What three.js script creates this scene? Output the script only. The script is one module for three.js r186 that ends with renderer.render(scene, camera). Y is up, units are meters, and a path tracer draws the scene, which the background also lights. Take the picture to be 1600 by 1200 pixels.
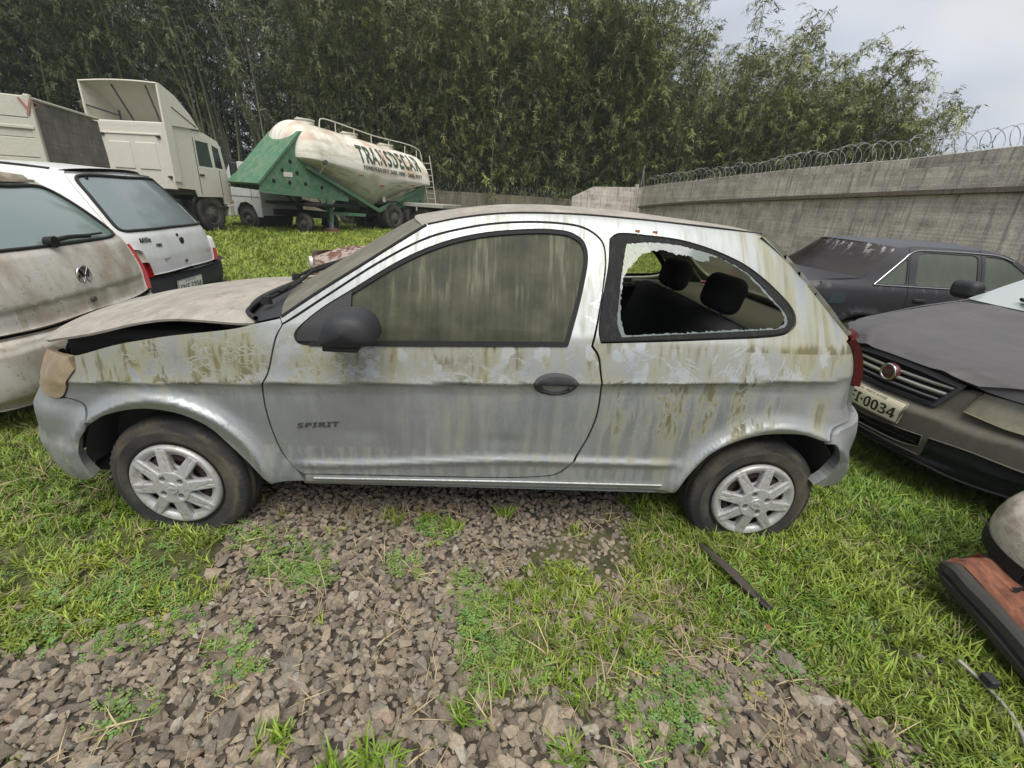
import * as THREE from 'three';
import { mergeGeometries } from 'three/addons/utils/BufferGeometryUtils.js';
import { RoundedBoxGeometry } from 'three/addons/geometries/RoundedBoxGeometry.js';
import { ConvexGeometry } from 'three/addons/geometries/ConvexGeometry.js';
import { FontLoader } from 'three/addons/loaders/FontLoader.js';
import { TextGeometry } from 'three/addons/geometries/TextGeometry.js';

// ---------------------------------------------------------------- camera, sky, sun, exposure
const scene = new THREE.Scene();
const camera = new THREE.PerspectiveCamera(80.47, 4 / 3, 0.05, 900);
camera.position.set(1.237, 1.363, 2.393);
camera.quaternion.setFromRotationMatrix(new THREE.Matrix4().makeBasis(
  new THREE.Vector3(0.9974, 0.05978, 0.04026), new THREE.Vector3(-0.04026, 0.92547, -0.37668), new THREE.Vector3(-0.05978, 0.37408, 0.92547)));
const renderer = new THREE.WebGLRenderer({ antialias: true });
renderer.setSize(1024, 768);
renderer.toneMapping = THREE.LinearToneMapping;
renderer.toneMappingExposure = 2.75;
renderer.shadowMap.enabled = true;

let seed = 7;
const setSeed = (s) => { seed = s >>> 0; };
const rnd = () => { seed = (seed + 0x6D2B79F5) >>> 0; let t = seed; t = Math.imul(t ^ (t >>> 15), t | 1); t ^= t + Math.imul(t ^ (t >>> 7), t | 61); return ((t ^ (t >>> 14)) >>> 0) / 4294967296; };
const rr = (a, b) => a + (b - a) * rnd();
const clamp = (x, a = 0, b = 1) => Math.min(b, Math.max(a, x));
const ss = (a, b, x) => { const t = clamp((x - a) / (b - a)); return t * t * (3 - 2 * t); };
const mix = (a, b, t) => a + (b - a) * t;
const hash2 = (x, y, s = 0) => { let h = Math.imul(x, 374761393) ^ Math.imul(y, 668265263) ^ Math.imul(s, 1274126177); h = Math.imul(h ^ (h >>> 13), 1274126177); return ((h ^ (h >>> 16)) >>> 0) / 4294967296; };
function vn(x, y, s = 0, p = 0) {          // value noise, tileable when p > 0
  const xi = Math.floor(x), yi = Math.floor(y), fx = x - xi, fy = y - yi;
  const u = fx * fx * (3 - 2 * fx), v = fy * fy * (3 - 2 * fy);
  const w = p ? (k) => ((k % p) + p) % p : (k) => k;
  const a = hash2(w(xi), w(yi), s), b = hash2(w(xi + 1), w(yi), s), c = hash2(w(xi), w(yi + 1), s), d = hash2(w(xi + 1), w(yi + 1), s);
  return a + (b - a) * u + (c - a) * v + (a - b - c + d) * u * v;
}
function fbm(x, y, o = 4, s = 0, p = 0) { let a = 0.5, r = 0, n = 0; for (let i = 0; i < o; i++) { r += a * vn(x, y, s + i, p); n += a; x *= 2; y *= 2; p *= 2; a *= 0.5; } return r / n; }

// overcast sky, thin bright cloud with greyer banks
{
  const W = 512, H = 256, d = new Float32Array(W * H * 4);
  for (let j = 0; j < H; j++) for (let i = 0; i < W; i++) {
    const th = (j + 0.5) / H * Math.PI - Math.PI / 2, ph = i / W * Math.PI * 2;
    const cx = Math.cos(ph) * Math.cos(th), cz = Math.sin(ph) * Math.cos(th), y = Math.sin(th);
    const q = 1 / (Math.abs(y) + 0.28);
    const n = fbm(cx * q * 1.6 + 9, cz * q * 1.6 + 4, 5, 3), m = fbm(cx * q * 4 + 2, cz * q * 4 + 7, 4, 11);
    let L = 0.255 + 0.09 * (n - 0.5) * 2 + 0.04 * (m - 0.5) * 2;
    const k = (j * W + i) * 4;
    const b = ss(0.45, 0.75, n);
    d[k] = L * mix(0.90, 0.985, b); d[k + 1] = L * mix(0.975, 1.0, b); d[k + 2] = L * mix(1.10, 1.03, b); d[k + 3] = 1;
    if (y < -0.02) { d[k] = 0.07; d[k + 1] = 0.07; d[k + 2] = 0.06; }
  }
  const t = new THREE.DataTexture(d, W, H, THREE.RGBAFormat, THREE.FloatType);
  t.mapping = THREE.EquirectangularReflectionMapping; t.magFilter = THREE.LinearFilter; t.minFilter = THREE.LinearFilter; t.wrapS = THREE.RepeatWrapping; t.needsUpdate = true;
  scene.background = t; scene.environment = t;
}
const sun = new THREE.DirectionalLight(new THREE.Color(1.0, 0.955, 0.885), 1.5);
sun.position.set(2, 22, 11); sun.target.position.set(1, 0, 0); sun.castShadow = true; sun.shadow.radius = 90;
sun.shadow.mapSize.set(2048, 2048);
Object.assign(sun.shadow.camera, { left: -30, right: 30, top: 30, bottom: -30, near: 1, far: 90 });
scene.add(sun, sun.target);

scene.fog = new THREE.FogExp2(0xc9d2d2, 0.001);          // faint damp haze

// ---------------------------------------------------------------- helpers
const used = new Map();
function numbered(n) { const k = used.get(n) || 0; used.set(n, k + 1); return k ? n + '_' + String(k).padStart(3, '0') : n; }
function thing(name, label, category, pos = [0, 0, 0], ry = 0, group) {
  const g = new THREE.Group(); g.name = numbered(name); g.position.set(...pos); g.rotation.y = ry;
  g.userData = { label, category }; if (group) g.userData.group = group; scene.add(g); return g;
}
function part(name, geo, mat, parent, label) {
  const m = new THREE.Mesh(Array.isArray(geo) ? merge(geo) : geo, mat); m.name = name; m.castShadow = m.receiveShadow = true; parent.add(m);
  if (label) m.userData.label = label; return m;
}
function sub(name, parent) { const g = new THREE.Group(); g.name = name; parent.add(g); return g; }
function structure(o, name) { o.name = name; o.userData.kind = 'structure'; o.receiveShadow = true; scene.add(o); return o; }
function norm(g) {                               // same attribute set everywhere so that pieces can be merged
  let q = g.index ? g : g; if (!q.attributes.uv) q.setAttribute('uv', new THREE.BufferAttribute(new Float32Array(q.attributes.position.count * 2), 2));
  if (!q.attributes.normal) q.computeVertexNormals();
  for (const k of Object.keys(q.attributes)) if (!['position', 'normal', 'uv'].includes(k)) q.deleteAttribute(k);
  if (!q.index) { const n = q.attributes.position.count, a = new Uint32Array(n); for (let i = 0; i < n; i++) a[i] = i; q.setIndex(new THREE.BufferAttribute(a, 1)); }
  return q;
}
const merge = (l) => l.length === 1 ? l[0] : mergeGeometries(l.map(norm));
const T = (g, x = 0, y = 0, z = 0, rx = 0, ry = 0, rz = 0, s = 1) => { const m = new THREE.Matrix4().compose(new THREE.Vector3(x, y, z), new THREE.Quaternion().setFromEuler(new THREE.Euler(rx, ry, rz)), Array.isArray(s) ? new THREE.Vector3(...s) : new THREE.Vector3(s, s, s)); g.applyMatrix4(m); return g; };
const box = (w, h, d, x = 0, y = 0, z = 0, r = 0.01) => T(new RoundedBoxGeometry(w, h, d, 2, Math.min(r, w / 2.01, h / 2.01, d / 2.01)), x, y, z);
const cyl = (r0, r1, h, n = 16, open = false) => new THREE.CylinderGeometry(r0, r1, h, n, 1, open);
function bar(a, b, w, h = w, r = 0.004) {         // box along a segment
  const A = new THREE.Vector3(...a), B = new THREE.Vector3(...b), L = A.distanceTo(B), g = new RoundedBoxGeometry(w, h, L, 1, Math.min(r, w / 2.1, h / 2.1));
  const m = new THREE.Matrix4().lookAt(B, A, Math.abs(B.y - A.y) > 0.98 * L ? new THREE.Vector3(1, 0, 0) : new THREE.Vector3(0, 1, 0)); m.setPosition(A.add(B).multiplyScalar(0.5)); return g.applyMatrix4(m);
}
function rod(pts, r, seg = 0, rad = 6, closed = false) { const c = new THREE.CatmullRomCurve3(pts.map((p) => new THREE.Vector3(...p)), closed); return new THREE.TubeGeometry(c, seg || pts.length * 4, r, rad, closed); }
function mirrorZ(g) { const m = norm(g.clone()); for (const k of ['position', 'normal']) { const a = m.attributes[k]; for (let i = 0; i < a.count; i++) a.setZ(i, -a.getZ(i)); } const x = m.index.array.slice(); for (let i = 0; i < x.length; i += 3) { const t = x[i + 1]; x[i + 1] = x[i + 2]; x[i + 2] = t; } m.setIndex(new THREE.BufferAttribute(x, 1)); return m; }

function pchip(xy) {
  const n = xy.length, X = xy.map((p) => p[0]), Y = xy.map((p) => p[1]), h = [], d = [], m = new Array(n).fill(0);
  for (let i = 0; i < n - 1; i++) { h[i] = X[i + 1] - X[i]; d[i] = (Y[i + 1] - Y[i]) / h[i]; }
  m[0] = d[0]; m[n - 1] = d[n - 2];
  for (let i = 1; i < n - 1; i++) if (d[i - 1] * d[i] > 0) { const w1 = 2 * h[i] + h[i - 1], w2 = h[i] + 2 * h[i - 1]; m[i] = (w1 + w2) / (w1 / d[i - 1] + w2 / d[i]); }
  return (x) => { x = clamp(x, X[0], X[n - 1]); let i = 0; while (i < n - 2 && x > X[i + 1]) i++; const t = (x - X[i]) / h[i], t2 = t * t, t3 = t2 * t; return (2 * t3 - 3 * t2 + 1) * Y[i] + (t3 - 2 * t2 + t) * h[i] * m[i] + (3 * t2 - 2 * t3) * Y[i + 1] + (t3 - t2) * h[i] * m[i + 1]; };
}
const lin = (xy) => (x) => { const n = xy.length; x = clamp(x, xy[0][0], xy[n - 1][0]); let i = 0; while (i < n - 2 && x > xy[i + 1][0]) i++; return mix(xy[i][1], xy[i + 1][1], (x - xy[i][0]) / (xy[i + 1][0] - xy[i][0])); };
function spline(pts, step = 0.012) {              // closed loop; a point [a, b, 1] is a corner
  const n = pts.length, cor = []; pts.forEach((p, i) => { if (p[2]) cor.push(i); });
  const run = (q, closed) => { const c = new THREE.CatmullRomCurve3(q.map((p) => new THREE.Vector3(p[0], p[1], 0)), closed, 'centripetal'); const k = Math.max(2, Math.round(c.getLength() / step)); return c.getSpacedPoints(k).slice(0, -1).map((v) => [v.x, v.y]); };
  if (!cor.length) return run(pts, true);
  let out = [];
  cor.forEach((c, j) => { const e = cor[(j + 1) % cor.length]; const q = [pts[c]]; let i = c; do { i = (i + 1) % n; q.push(pts[i]); } while (i !== e); out = out.concat(run(q, false)); });
  return out;
}
const area = (l) => { let a = 0; for (let i = 0; i < l.length; i++) { const p = l[i], q = l[(i + 1) % l.length]; a += p[0] * q[1] - q[0] * p[1]; } return a / 2; };
// a panel: a flat outline (a, b) with holes laid on the surface fn(a, b) -> [x, y, z], cut into cells, with real thickness
function sheet(outline, holes, fn, o = {}) {
  const cell = o.cell || 0.05, th = o.thick === undefined ? 0.012 : o.thick, sgn = o.flip ? -1 : 1, uvf = o.uv || ((a, b) => [a, b]);
  let ct = outline.map((p) => new THREE.Vector2(p[0], p[1])); if (area(outline) < 0) ct.reverse();
  const hs = (holes || []).map((h) => { const q = h.map((p) => new THREE.Vector2(p[0], p[1])); if (area(h) > 0) q.reverse(); return q; });
  const all = ct.concat(...hs), tri = THREE.ShapeUtils.triangulateShape(ct, hs);
  const pos = [], nor = [], uv = [], idx = [], key = new Map();
  const e = 0.0025;
  const nrm = (a, b) => { const p = fn(a + e, b), q = fn(a - e, b), r = fn(a, b + e), s = fn(a, b - e); const ux = p[0] - q[0], uy = p[1] - q[1], uz = p[2] - q[2], vx = r[0] - s[0], vy = r[1] - s[1], vz = r[2] - s[2]; let x = uy * vz - uz * vy, y = uz * vx - ux * vz, z = ux * vy - uy * vx; const L = Math.hypot(x, y, z) || 1; return [sgn * x / L, sgn * y / L, sgn * z / L]; };
  const vert = (a, b) => { const k = Math.round(a * 2e4) + '_' + Math.round(b * 2e4); let i = key.get(k); if (i === undefined) { i = pos.length / 3; key.set(k, i); pos.push(...fn(a, b)); nor.push(...nrm(a, b)); uv.push(...uvf(a, b)); } return i; };
  const clip = (poly, ax, v, keepLess) => { const out = []; for (let i = 0; i < poly.length; i++) { const p = poly[i], q = poly[(i + 1) % poly.length], pi = keepLess ? p[ax] <= v : p[ax] >= v, qi = keepLess ? q[ax] <= v : q[ax] >= v; if (pi) out.push(p); if (pi !== qi) { const t = (v - p[ax]) / (q[ax] - p[ax]); const r = [mix(p[0], q[0], t), mix(p[1], q[1], t)]; r[ax] = v; out.push(r); } } return out; };
  for (const f of tri) {
    let base = f.map((i) => [all[i].x, all[i].y]);
    const x0 = Math.min(...base.map((p) => p[0])), x1 = Math.max(...base.map((p) => p[0]));
    for (let cx = Math.floor(x0 / cell); cx * cell < x1; cx++) {
      let col = clip(clip(base, 0, cx * cell, false), 0, (cx + 1) * cell, true); if (col.length < 3) continue;
      const y0 = Math.min(...col.map((p) => p[1])), y1 = Math.max(...col.map((p) => p[1]));
      for (let cy = Math.floor(y0 / cell); cy * cell < y1; cy++) {
        const c = clip(clip(col, 1, cy * cell, false), 1, (cy + 1) * cell, true); if (c.length < 3) continue;
        const ids = c.map((p) => vert(p[0], p[1]));
        for (let i = 1; i < ids.length - 1; i++) if (ids[0] !== ids[i] && ids[i] !== ids[i + 1] && ids[0] !== ids[i + 1]) sgn > 0 ? idx.push(ids[0], ids[i], ids[i + 1]) : idx.push(ids[0], ids[i + 1], ids[i]);
      }
    }
  }
  if (th) for (const loop of [ct, ...hs]) for (let i = 0; i < loop.length; i++) {
    const p = loop[i], q = loop[(i + 1) % loop.length];
    const quad = [[p, 0], [q, 0], [q, th], [p, th]].map(([v, d]) => { const s = fn(v.x, v.y), n = nrm(v.x, v.y); return [s[0] - n[0] * d, s[1] - n[1] * d, s[2] - n[2] * d]; });
    const A = new THREE.Vector3(...quad[0]), B = new THREE.Vector3(...quad[1]), Cc = new THREE.Vector3(...quad[3]);
    const N = B.clone().sub(A).cross(Cc.clone().sub(A)).normalize().multiplyScalar(-sgn); const k = pos.length / 3;
    quad.forEach((w, j) => { pos.push(...w); nor.push(N.x, N.y, N.z); const v = (j === 0 || j === 3) ? p : q; uv.push(...uvf(v.x, v.y)); });
    sgn > 0 ? idx.push(k, k + 2, k + 1, k, k + 3, k + 2) : idx.push(k, k + 1, k + 2, k, k + 2, k + 3);
  }
  const g = new THREE.BufferGeometry();
  g.setAttribute('position', new THREE.Float32BufferAttribute(pos, 3)); g.setAttribute('normal', new THREE.Float32BufferAttribute(nor, 3)); g.setAttribute('uv', new THREE.Float32BufferAttribute(uv, 2)); g.setIndex(idx); return g;
}
function grid(nu, nv, fn, uvs = [1, 1]) {          // plain surface fn(u, v) with 0..1
  const p = [], u = [], x = []; for (let j = 0; j <= nv; j++) for (let i = 0; i <= nu; i++) { p.push(...fn(i / nu, j / nv)); u.push(i / nu * uvs[0], j / nv * uvs[1]); }
  for (let j = 0; j < nv; j++) for (let i = 0; i < nu; i++) { const a = j * (nu + 1) + i, b = a + 1, c = a + nu + 1, d = c + 1; x.push(a, b, d, a, d, c); }
  const g = new THREE.BufferGeometry(); g.setAttribute('position', new THREE.Float32BufferAttribute(p, 3)); g.setAttribute('uv', new THREE.Float32BufferAttribute(u, 2)); g.setIndex(x); g.computeVertexNormals(); return g;
}
// computed textures
function tex(W, H, f, srgb = true, rep = null) {
  const d = new Uint8Array(W * H * 4); for (let j = 0; j < H; j++) for (let i = 0; i < W; i++) { const c = f(i, j), k = (j * W + i) * 4; d[k] = clamp(c[0], 0, 255); d[k + 1] = clamp(c[1], 0, 255); d[k + 2] = clamp(c[2], 0, 255); d[k + 3] = 255; }
  const t = new THREE.DataTexture(d, W, H, THREE.RGBAFormat); if (srgb) t.colorSpace = THREE.SRGBColorSpace; t.magFilter = THREE.LinearFilter; t.minFilter = THREE.LinearMipmapLinearFilter; t.generateMipmaps = true; t.wrapS = t.wrapT = rep ? THREE.RepeatWrapping : THREE.ClampToEdgeWrapping; if (rep) t.repeat.set(...rep); t.needsUpdate = true; return t;
}
function canvasTex(W, H, draw) { const c = document.createElement('canvas'); c.width = W; c.height = H; draw(c.getContext('2d'), W, H); const t = new THREE.CanvasTexture(c); t.colorSpace = THREE.SRGBColorSpace; return t; }
const M = (color, roughness = 0.6, metalness = 0, o = {}) => new THREE.MeshStandardMaterial({ color, roughness, metalness, side: THREE.DoubleSide, ...o });
const P = (o) => new THREE.MeshPhysicalMaterial({ side: THREE.DoubleSide, ...o });
const font = await new FontLoader().loadAsync('fonts/droid/droid_sans_bold.typeface.json');
function text(str, size, depth) { const g = new TextGeometry(str, { font, size, depth, curveSegments: 3, bevelEnabled: false }); g.computeBoundingBox(); return g; }

// shared plain materials
const mat = {
  black: M(0x0c0c0d, 0.7), rubber: M(0x1b1b1c, 0.85), darkPlastic: M(0x26272a, 0.62), chrome: M(0xc8c8c8, 0.22, 1), greyMetal: M(0x6d6c68, 0.5, 0.7), rust: M(0x5a3a28, 0.9), inside: M(0x1c1c1e, 0.95),
  trim: M(0x3a3a3c, 0.75), liner: M(0x3c3b39, 0.9),
};

// ---------------------------------------------------------------- ground
const inPoly = (x, z, p) => { let c = false; for (let i = 0, j = p.length - 1; i < p.length; j = i++) if ((p[i][1] > z) !== (p[j][1] > z) && x < (p[j][0] - p[i][0]) * (z - p[i][1]) / (p[j][1] - p[i][1]) + p[i][0]) c = !c; return c; };
const lawnLeft = [[-6, -1], [-1.2, -1], [-0.75, 0.1], [-0.62, 0.41], [-0.35, 0.7], [0.08, 0.75], [0.2, 0.86], [0.36, 0.97], [0.44, 1.1], [0.36, 1.18], [0.2, 1.2], [0.06, 1.32], [-0.07, 1.36], [-0.3, 1.36], [-6, 1.5]];
const patchMid = [[1.19, 1.21], [1.35, 1.03], [1.6, 0.86], [1.8, 0.72], [2.01, 0.61], [2.4, 0.6], [2.15, 1.3], [1.92, 1.44], [1.81, 1.54], [1.63, 1.62], [1.5, 1.5], [1.26, 1.42]];
const lawnRight = [[1.95, -1], [1.98, 0.3], [2.03, 0.56], [2.1, 0.87], [2.05, 1.2], [2.2, 1.35], [2.28, 1.52], [2.42, 1.66], [2.9, 2.4], [60, 2.4], [60, -1]];
function lawn(x, z) {                              // 0 stones .. 1 full grass
  const jx = (fbm(x * 3.1, z * 3.1, 3, 41) - 0.5) * 0.42, jz = (fbm(x * 3.1 + 20, z * 3.1, 3, 42) - 0.5) * 0.42;
  const a = x + jx, b = z + jz;
  if (b < -0.95 || a > 6 || a < -5) return 1;
  if (inPoly(a, b, lawnRight)) return 1;
  if (inPoly(a, b, lawnLeft)) return 0.85;
  if (inPoly(a, b, patchMid)) return 0.62;
  return 0;
}
const terr = (x, z) => -0.10 * ss(3.0, 3.8, x) * ss(1.0, 0.0, z) - 0.17 * ss(4, 5.4, x) * ss(0, -2.4, z) * ss(-30, -12, z) + 0.012 * (fbm(x * 1.3, z * 1.3, 3, 5) - 0.5) * ss(40, 10, Math.hypot(x, z)) - 0.004;
{
  const axis = (lo, hi, st, far) => { const a = []; for (let v = lo; v <= hi + 1e-6; v += st) a.push(v); let s = st, v = hi; const up = []; while (v < far) { s *= 1.35; v += s; up.push(v); } s = st; v = lo; const dn = []; while (v > -far) { s *= 1.35; v -= s; dn.unshift(v); } return [...dn, ...a, ...up]; };
  const xs = axis(-4, 6, 0.07, 320), zs = axis(-3, 2.8, 0.07, 320), p = [], n = [], u = [], c = [], x = [];
  for (const z of zs) for (const X of xs) {
    p.push(X, terr(X, z), z); n.push(0, 1, 0); u.push(X / 1.6, z / 1.6);
    const l = lawn(X, z), q = fbm(X * 0.7, z * 0.7, 3, 77);
    const soil = [0.085, 0.072, 0.058], g = [mix(0.10, 0.16, q), mix(0.12, 0.18, q), 0.04];
    for (let k = 0; k < 3; k++) c.push(mix(soil[k], g[k], l));
  }
  const W = xs.length; for (let j = 0; j < zs.length - 1; j++) for (let i = 0; i < W - 1; i++) { const a = j * W + i; x.push(a, a + W, a + 1, a + 1, a + W, a + W + 1); }
  const g = new THREE.BufferGeometry(); g.setAttribute('position', new THREE.Float32BufferAttribute(p, 3)); g.setAttribute('uv', new THREE.Float32BufferAttribute(u, 2)); g.setAttribute('color', new THREE.Float32BufferAttribute(c, 3)); g.setIndex(x); g.computeVertexNormals();
  const t = tex(512, 512, (i, j) => { const a = fbm(i / 16, j / 16, 5, 21, 32), b = vn(i / 3, j / 3, 31, 512 / 3 | 0); const v = 120 + 130 * a + 50 * (b - 0.5); return [v, v * 0.98, v * 0.94]; }, true, [1, 1]);
  structure(new THREE.Mesh(g, M(0xffffff, 0.95, 0, { map: t, vertexColors: true })), 'ground');
}

// ---------------------------------------------------------------- yard walls
const concreteTex = (sd, tint) => tex(512, 512, (i, j) => {
  const streak = fbm(i / 9, j / 120, 4, sd, 0), blot = fbm(i / 60, j / 60, 5, sd + 9, 0), fine = vn(i / 1.6, j / 1.6, sd + 3), board = 0.5 + 0.5 * vn(3, j / 7, sd + 5);
  let v = 182 + 36 * (blot - 0.5) * 2 + 30 * (fine - 0.5) * 2 + 44 * (board - 0.75) + 30 * (fbm(i / 26, j / 2.2, 3, sd + 41) - 0.5); const dk = ss(0.52, 0.74, streak) * (0.45 + 0.55 * ss(0.35, 0.65, fbm(i / 40, j / 160, 3, sd + 17))); const wh = ss(0.60, 0.8, fbm(i / 7, j / 90, 4, sd + 25));
  v = v * (1 - 0.20 * dk) + 12 * wh;
  return [v * tint[0], v * tint[1], v * tint[2]];
}, true, [1, 1]);
const wallMats = [0, 1, 2].map((k) => { const t = concreteTex(50 + k * 31, [1.0, 0.955, 0.90]); return M(0xffffff, 0.93, 0, { map: t, bumpMap: t, bumpScale: 0.006 }); });
const ledgeMat = M(0x8f8a82, 0.9, 0, { map: wallMats[1].map });
// prism from a quad standing in the plane (u along the wall, y up) with thickness
function slab(pts, t0, t1) { const s = new THREE.Shape(pts.map((p) => new THREE.Vector2(p[0], p[1]))); const g = new THREE.ExtrudeGeometry(s, { depth: t1 - t0, bevelEnabled: true, bevelSize: 0.008, bevelThickness: 0.008, bevelSegments: 1 }); const a = g.attributes.uv; for (let i = 0; i < a.count; i++) a.setXY(i, a.getX(i) / 2.4, a.getY(i) / 2.4); return T(g, 0, 0, t0); }
{ // right wall: from the far yard corner towards the viewer's right, faces the yard
  const w = thing('concrete_wall', 'long weathered concrete wall with projecting ledge behind the dark cars', 'wall', [8.2, 0, -20.3], -Math.PI / 2 + 0.0891);
  // local x runs along the wall away from the corner, local z faces the yard
  const top = lin([[0, 2.32], [11.2, 2.58], [11.35, 2.53], [15, 2.635], [24, 2.80]]), led = lin([[0, 1.42], [4, 1.66], [11.2, 1.89], [15.1, 2.0], [24, 2.18]]);
  setSeed(5);
  for (let a = 0, k = 0; a < 23.9; a += 2.65, k++) {
    const b = Math.min(a + 2.632, 24), j = rr(-0.006, 0.006);
    part('lower_panel', slab([[a, -0.6], [b, -0.6], [b, led(b) - 0.04], [a, led(a) - 0.04]], -0.16 + j, 0.0 + j), wallMats[k % 3], w);
    part('upper_panel', slab([[a, led(a) + 0.055], [b, led(b) + 0.055], [b, top(b - 0.01) + rr(-0.012, 0.012)], [a, top(a + 0.01) + rr(-0.012, 0.012)]], -0.16 + j, 0.045 + j), wallMats[(k + 1) % 3], w);
    part('ledge', slab([[a, led(a) - 0.03], [b, led(b) - 0.03], [b, led(b) + 0.045], [a, led(a) + 0.045]], -0.15, 0.10 + j), ledgeMat, w);
  }
}
{ const w = thing('concrete_wall', 'concrete wall end panel with sloping top at the yard corner', 'wall', [0, 0, -20.75]);
  part('panel', slab([[5.0, -0.3], [8.35, -0.3], [8.35, 2.30], [5.98, 2.19], [5.0, 1.68]], -0.09, 0.09), wallMats[2], w);
  part('joint_post', box(0.16, 2.75, 0.22, 8.02, 1.05, 0.02), wallMats[0], w); }
{ const w = thing('concrete_wall', 'low dark mossy concrete wall at the back of the yard below the bamboo', 'wall', [0, 0, -21.6]);
  const t = concreteTex(222, [0.86, 0.84, 0.76]); const m = M(0xb4b1a8, 0.95, 0, { map: t, bumpMap: t, bumpScale: 0.006 }); setSeed(9);
  for (let a = -30, k = 0; a < 5.1; a += 2.6, k++) part('panel', slab([[a, -0.3], [a + 2.58, -0.3], [a + 2.58, 1.6 + rr(-0.03, 0.03)], [a, 1.6 + rr(-0.03, 0.03)]], -0.08, 0.08 + rr(-0.008, 0.008)), m, w); }

// coiled razor wire on wall tops
const wireMat = M(0x8f9290, 0.5, 0.75);
function coil(label, pts, turns, R, r, sd) {
  setSeed(sd); const c = new THREE.CatmullRomCurve3(pts.map((p) => new THREE.Vector3(...p))), q = [], n = turns * 14, barbs = [];
  for (let i = 0; i <= n; i++) { const u = i / n, a = u * turns * Math.PI * 2, P0 = c.getPoint(u), d = c.getTangent(u), s = new THREE.Vector3(-d.z, 0, d.x); const k = R * (0.85 + 0.4 * vn(u * turns * 0.8, 3, sd)), lean = 0.25 * Math.sin(a * 0.5 + 1) + 0.5 * (vn(u * turns * 0.7, 9, sd) - 0.5); const p = P0.clone().addScaledVector(s, Math.cos(a) * k).add(new THREE.Vector3(0, k * 0.93 + Math.sin(a) * k, 0)).addScaledVector(d, lean * k * Math.sin(a)); q.push(p);
    if (i % 2 === 0) { const h = box(0.05, 0.012, 0.006, 0, 0, 0, 0.002); T(h, p.x, p.y, p.z, rr(0, 6), rr(0, 6), rr(0, 6), r / 0.006); barbs.push(h); } }
  const g = thing('razor_wire', label, 'razor wire');
  part('coil', new THREE.TubeGeometry(new THREE.CatmullRomCurve3(q), n * 2, r, 5), wireMat, g); part('barbs', merge(barbs), wireMat, g).userData.kind = 'stuff';
}
coil('coiled razor wire along the top of the long concrete wall', [[8.28, 2.33, -19.7], [8.90, 2.48, -13], [9.26, 2.55, -9.0], [9.65, 2.66, -4.6], [10.1, 2.76, 0.6]], 84, 0.185, 0.0055, 3);
coil('coiled razor wire along the low mossy back wall', [[-3, 1.6, -21.6], [2, 1.6, -21.6], [5.2, 1.62, -21.6]], 34, 0.18, 0.0065, 4);
{ const g = thing('wire_post', 'thin metal angle post rising from the wall corner', 'post', [8.18, 2.28, -20.6]); part('upright', bar([0, 0, 0], [0.02, 0.95, 0], 0.04), wireMat, g); part('brace', bar([0.12, 0, 0.1], [0.02, 0.8, 0], 0.025), wireMat, g); }

// ---------------------------------------------------------------- bamboo
const culmMats = [M(0x66684a, 0.6), M(0x565c40, 0.6), M(0x7b7660, 0.6), M(0x484b38, 0.6)];
const culmGeos = [];
setSeed(101);
for (let v = 0; v < 9; v++) {                      // unit culm: 1 m tall, leaning towards +x as it rises
  const lean = 0.10 + 0.055 * v, pts = []; for (let i = 0; i <= 10; i++) { const t = i / 10; pts.push(new THREE.Vector3(lean * (0.45 * t + 0.9 * t * t * t), t - 0.22 * lean * t * t * t, 0.012 * Math.sin(t * 5 + v))); }
  const c = new THREE.CatmullRomCurve3(pts), g = new THREE.TubeGeometry(c, 22, 1, 6, false), pa = g.attributes.position, fr = c.computeFrenetFrames(22);
  for (let i = 0; i <= 22; i++) { const t = i / 22, P0 = c.getPointAt(t), node = i % 2 ? 1 : 1.14; const r = 0.0047 * (1 - 0.82 * t) * node; for (let j = 0; j <= 6; j++) { const k = i * 7 + j, a = j / 6 * Math.PI * 2; const N = fr.normals[i], B = fr.binormals[i]; pa.setXYZ(k, P0.x + r * (Math.cos(a) * N.x + Math.sin(a) * B.x), P0.y + r * (Math.cos(a) * N.y + Math.sin(a) * B.y), P0.z + r * (Math.cos(a) * N.z + Math.sin(a) * B.z)); } }
  g.computeVertexNormals(); culmGeos.push({ g, c });
}
const leafMat = P({ color: 0xffffff, roughness: 0.6, transmission: 0, side: THREE.DoubleSide });
const sprays = [];
for (let v = 0; v < 4; v++) {                      // a drooping twig with pointed leaves
  const p = [], x = []; const n = 22;
  for (let i = 0; i < n; i++) {
    const t = i / n, bx = t * 0.42, by = 0.06 * t - 0.20 * t * t, bz = rr(-0.04, 0.04), yaw = rr(-1.3, 1.3) + (i % 2 ? 0.5 : -0.5), dr = rr(-1.0, 0.55), L = rr(0.10, 0.19), w = L * rr(0.07, 0.10);
    const d = new THREE.Vector3(Math.cos(yaw) * Math.cos(dr), Math.sin(dr), Math.sin(yaw) * Math.cos(dr)), s = new THREE.Vector3(-Math.sin(yaw), rr(-0.7, 0.7), Math.cos(yaw)).normalize();
    const k = p.length / 3, b = new THREE.Vector3(bx, by, bz);
    for (const [u, h] of [[0, 0], [0.4, 1], [0.4, -1], [1, 0]]) { const q = b.clone().addScaledVector(d, u * L).addScaledVector(s, h * w); q.y -= u * u * L * 0.18; p.push(q.x, q.y, q.z); }
    x.push(k, k + 1, k + 2, k + 1, k + 3, k + 2);
  }
  const g = new THREE.BufferGeometry(); g.setAttribute('position', new THREE.Float32BufferAttribute(p, 3)); g.setIndex(x); g.computeVertexNormals(); sprays.push(g);
}
const clumps = [];
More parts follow.
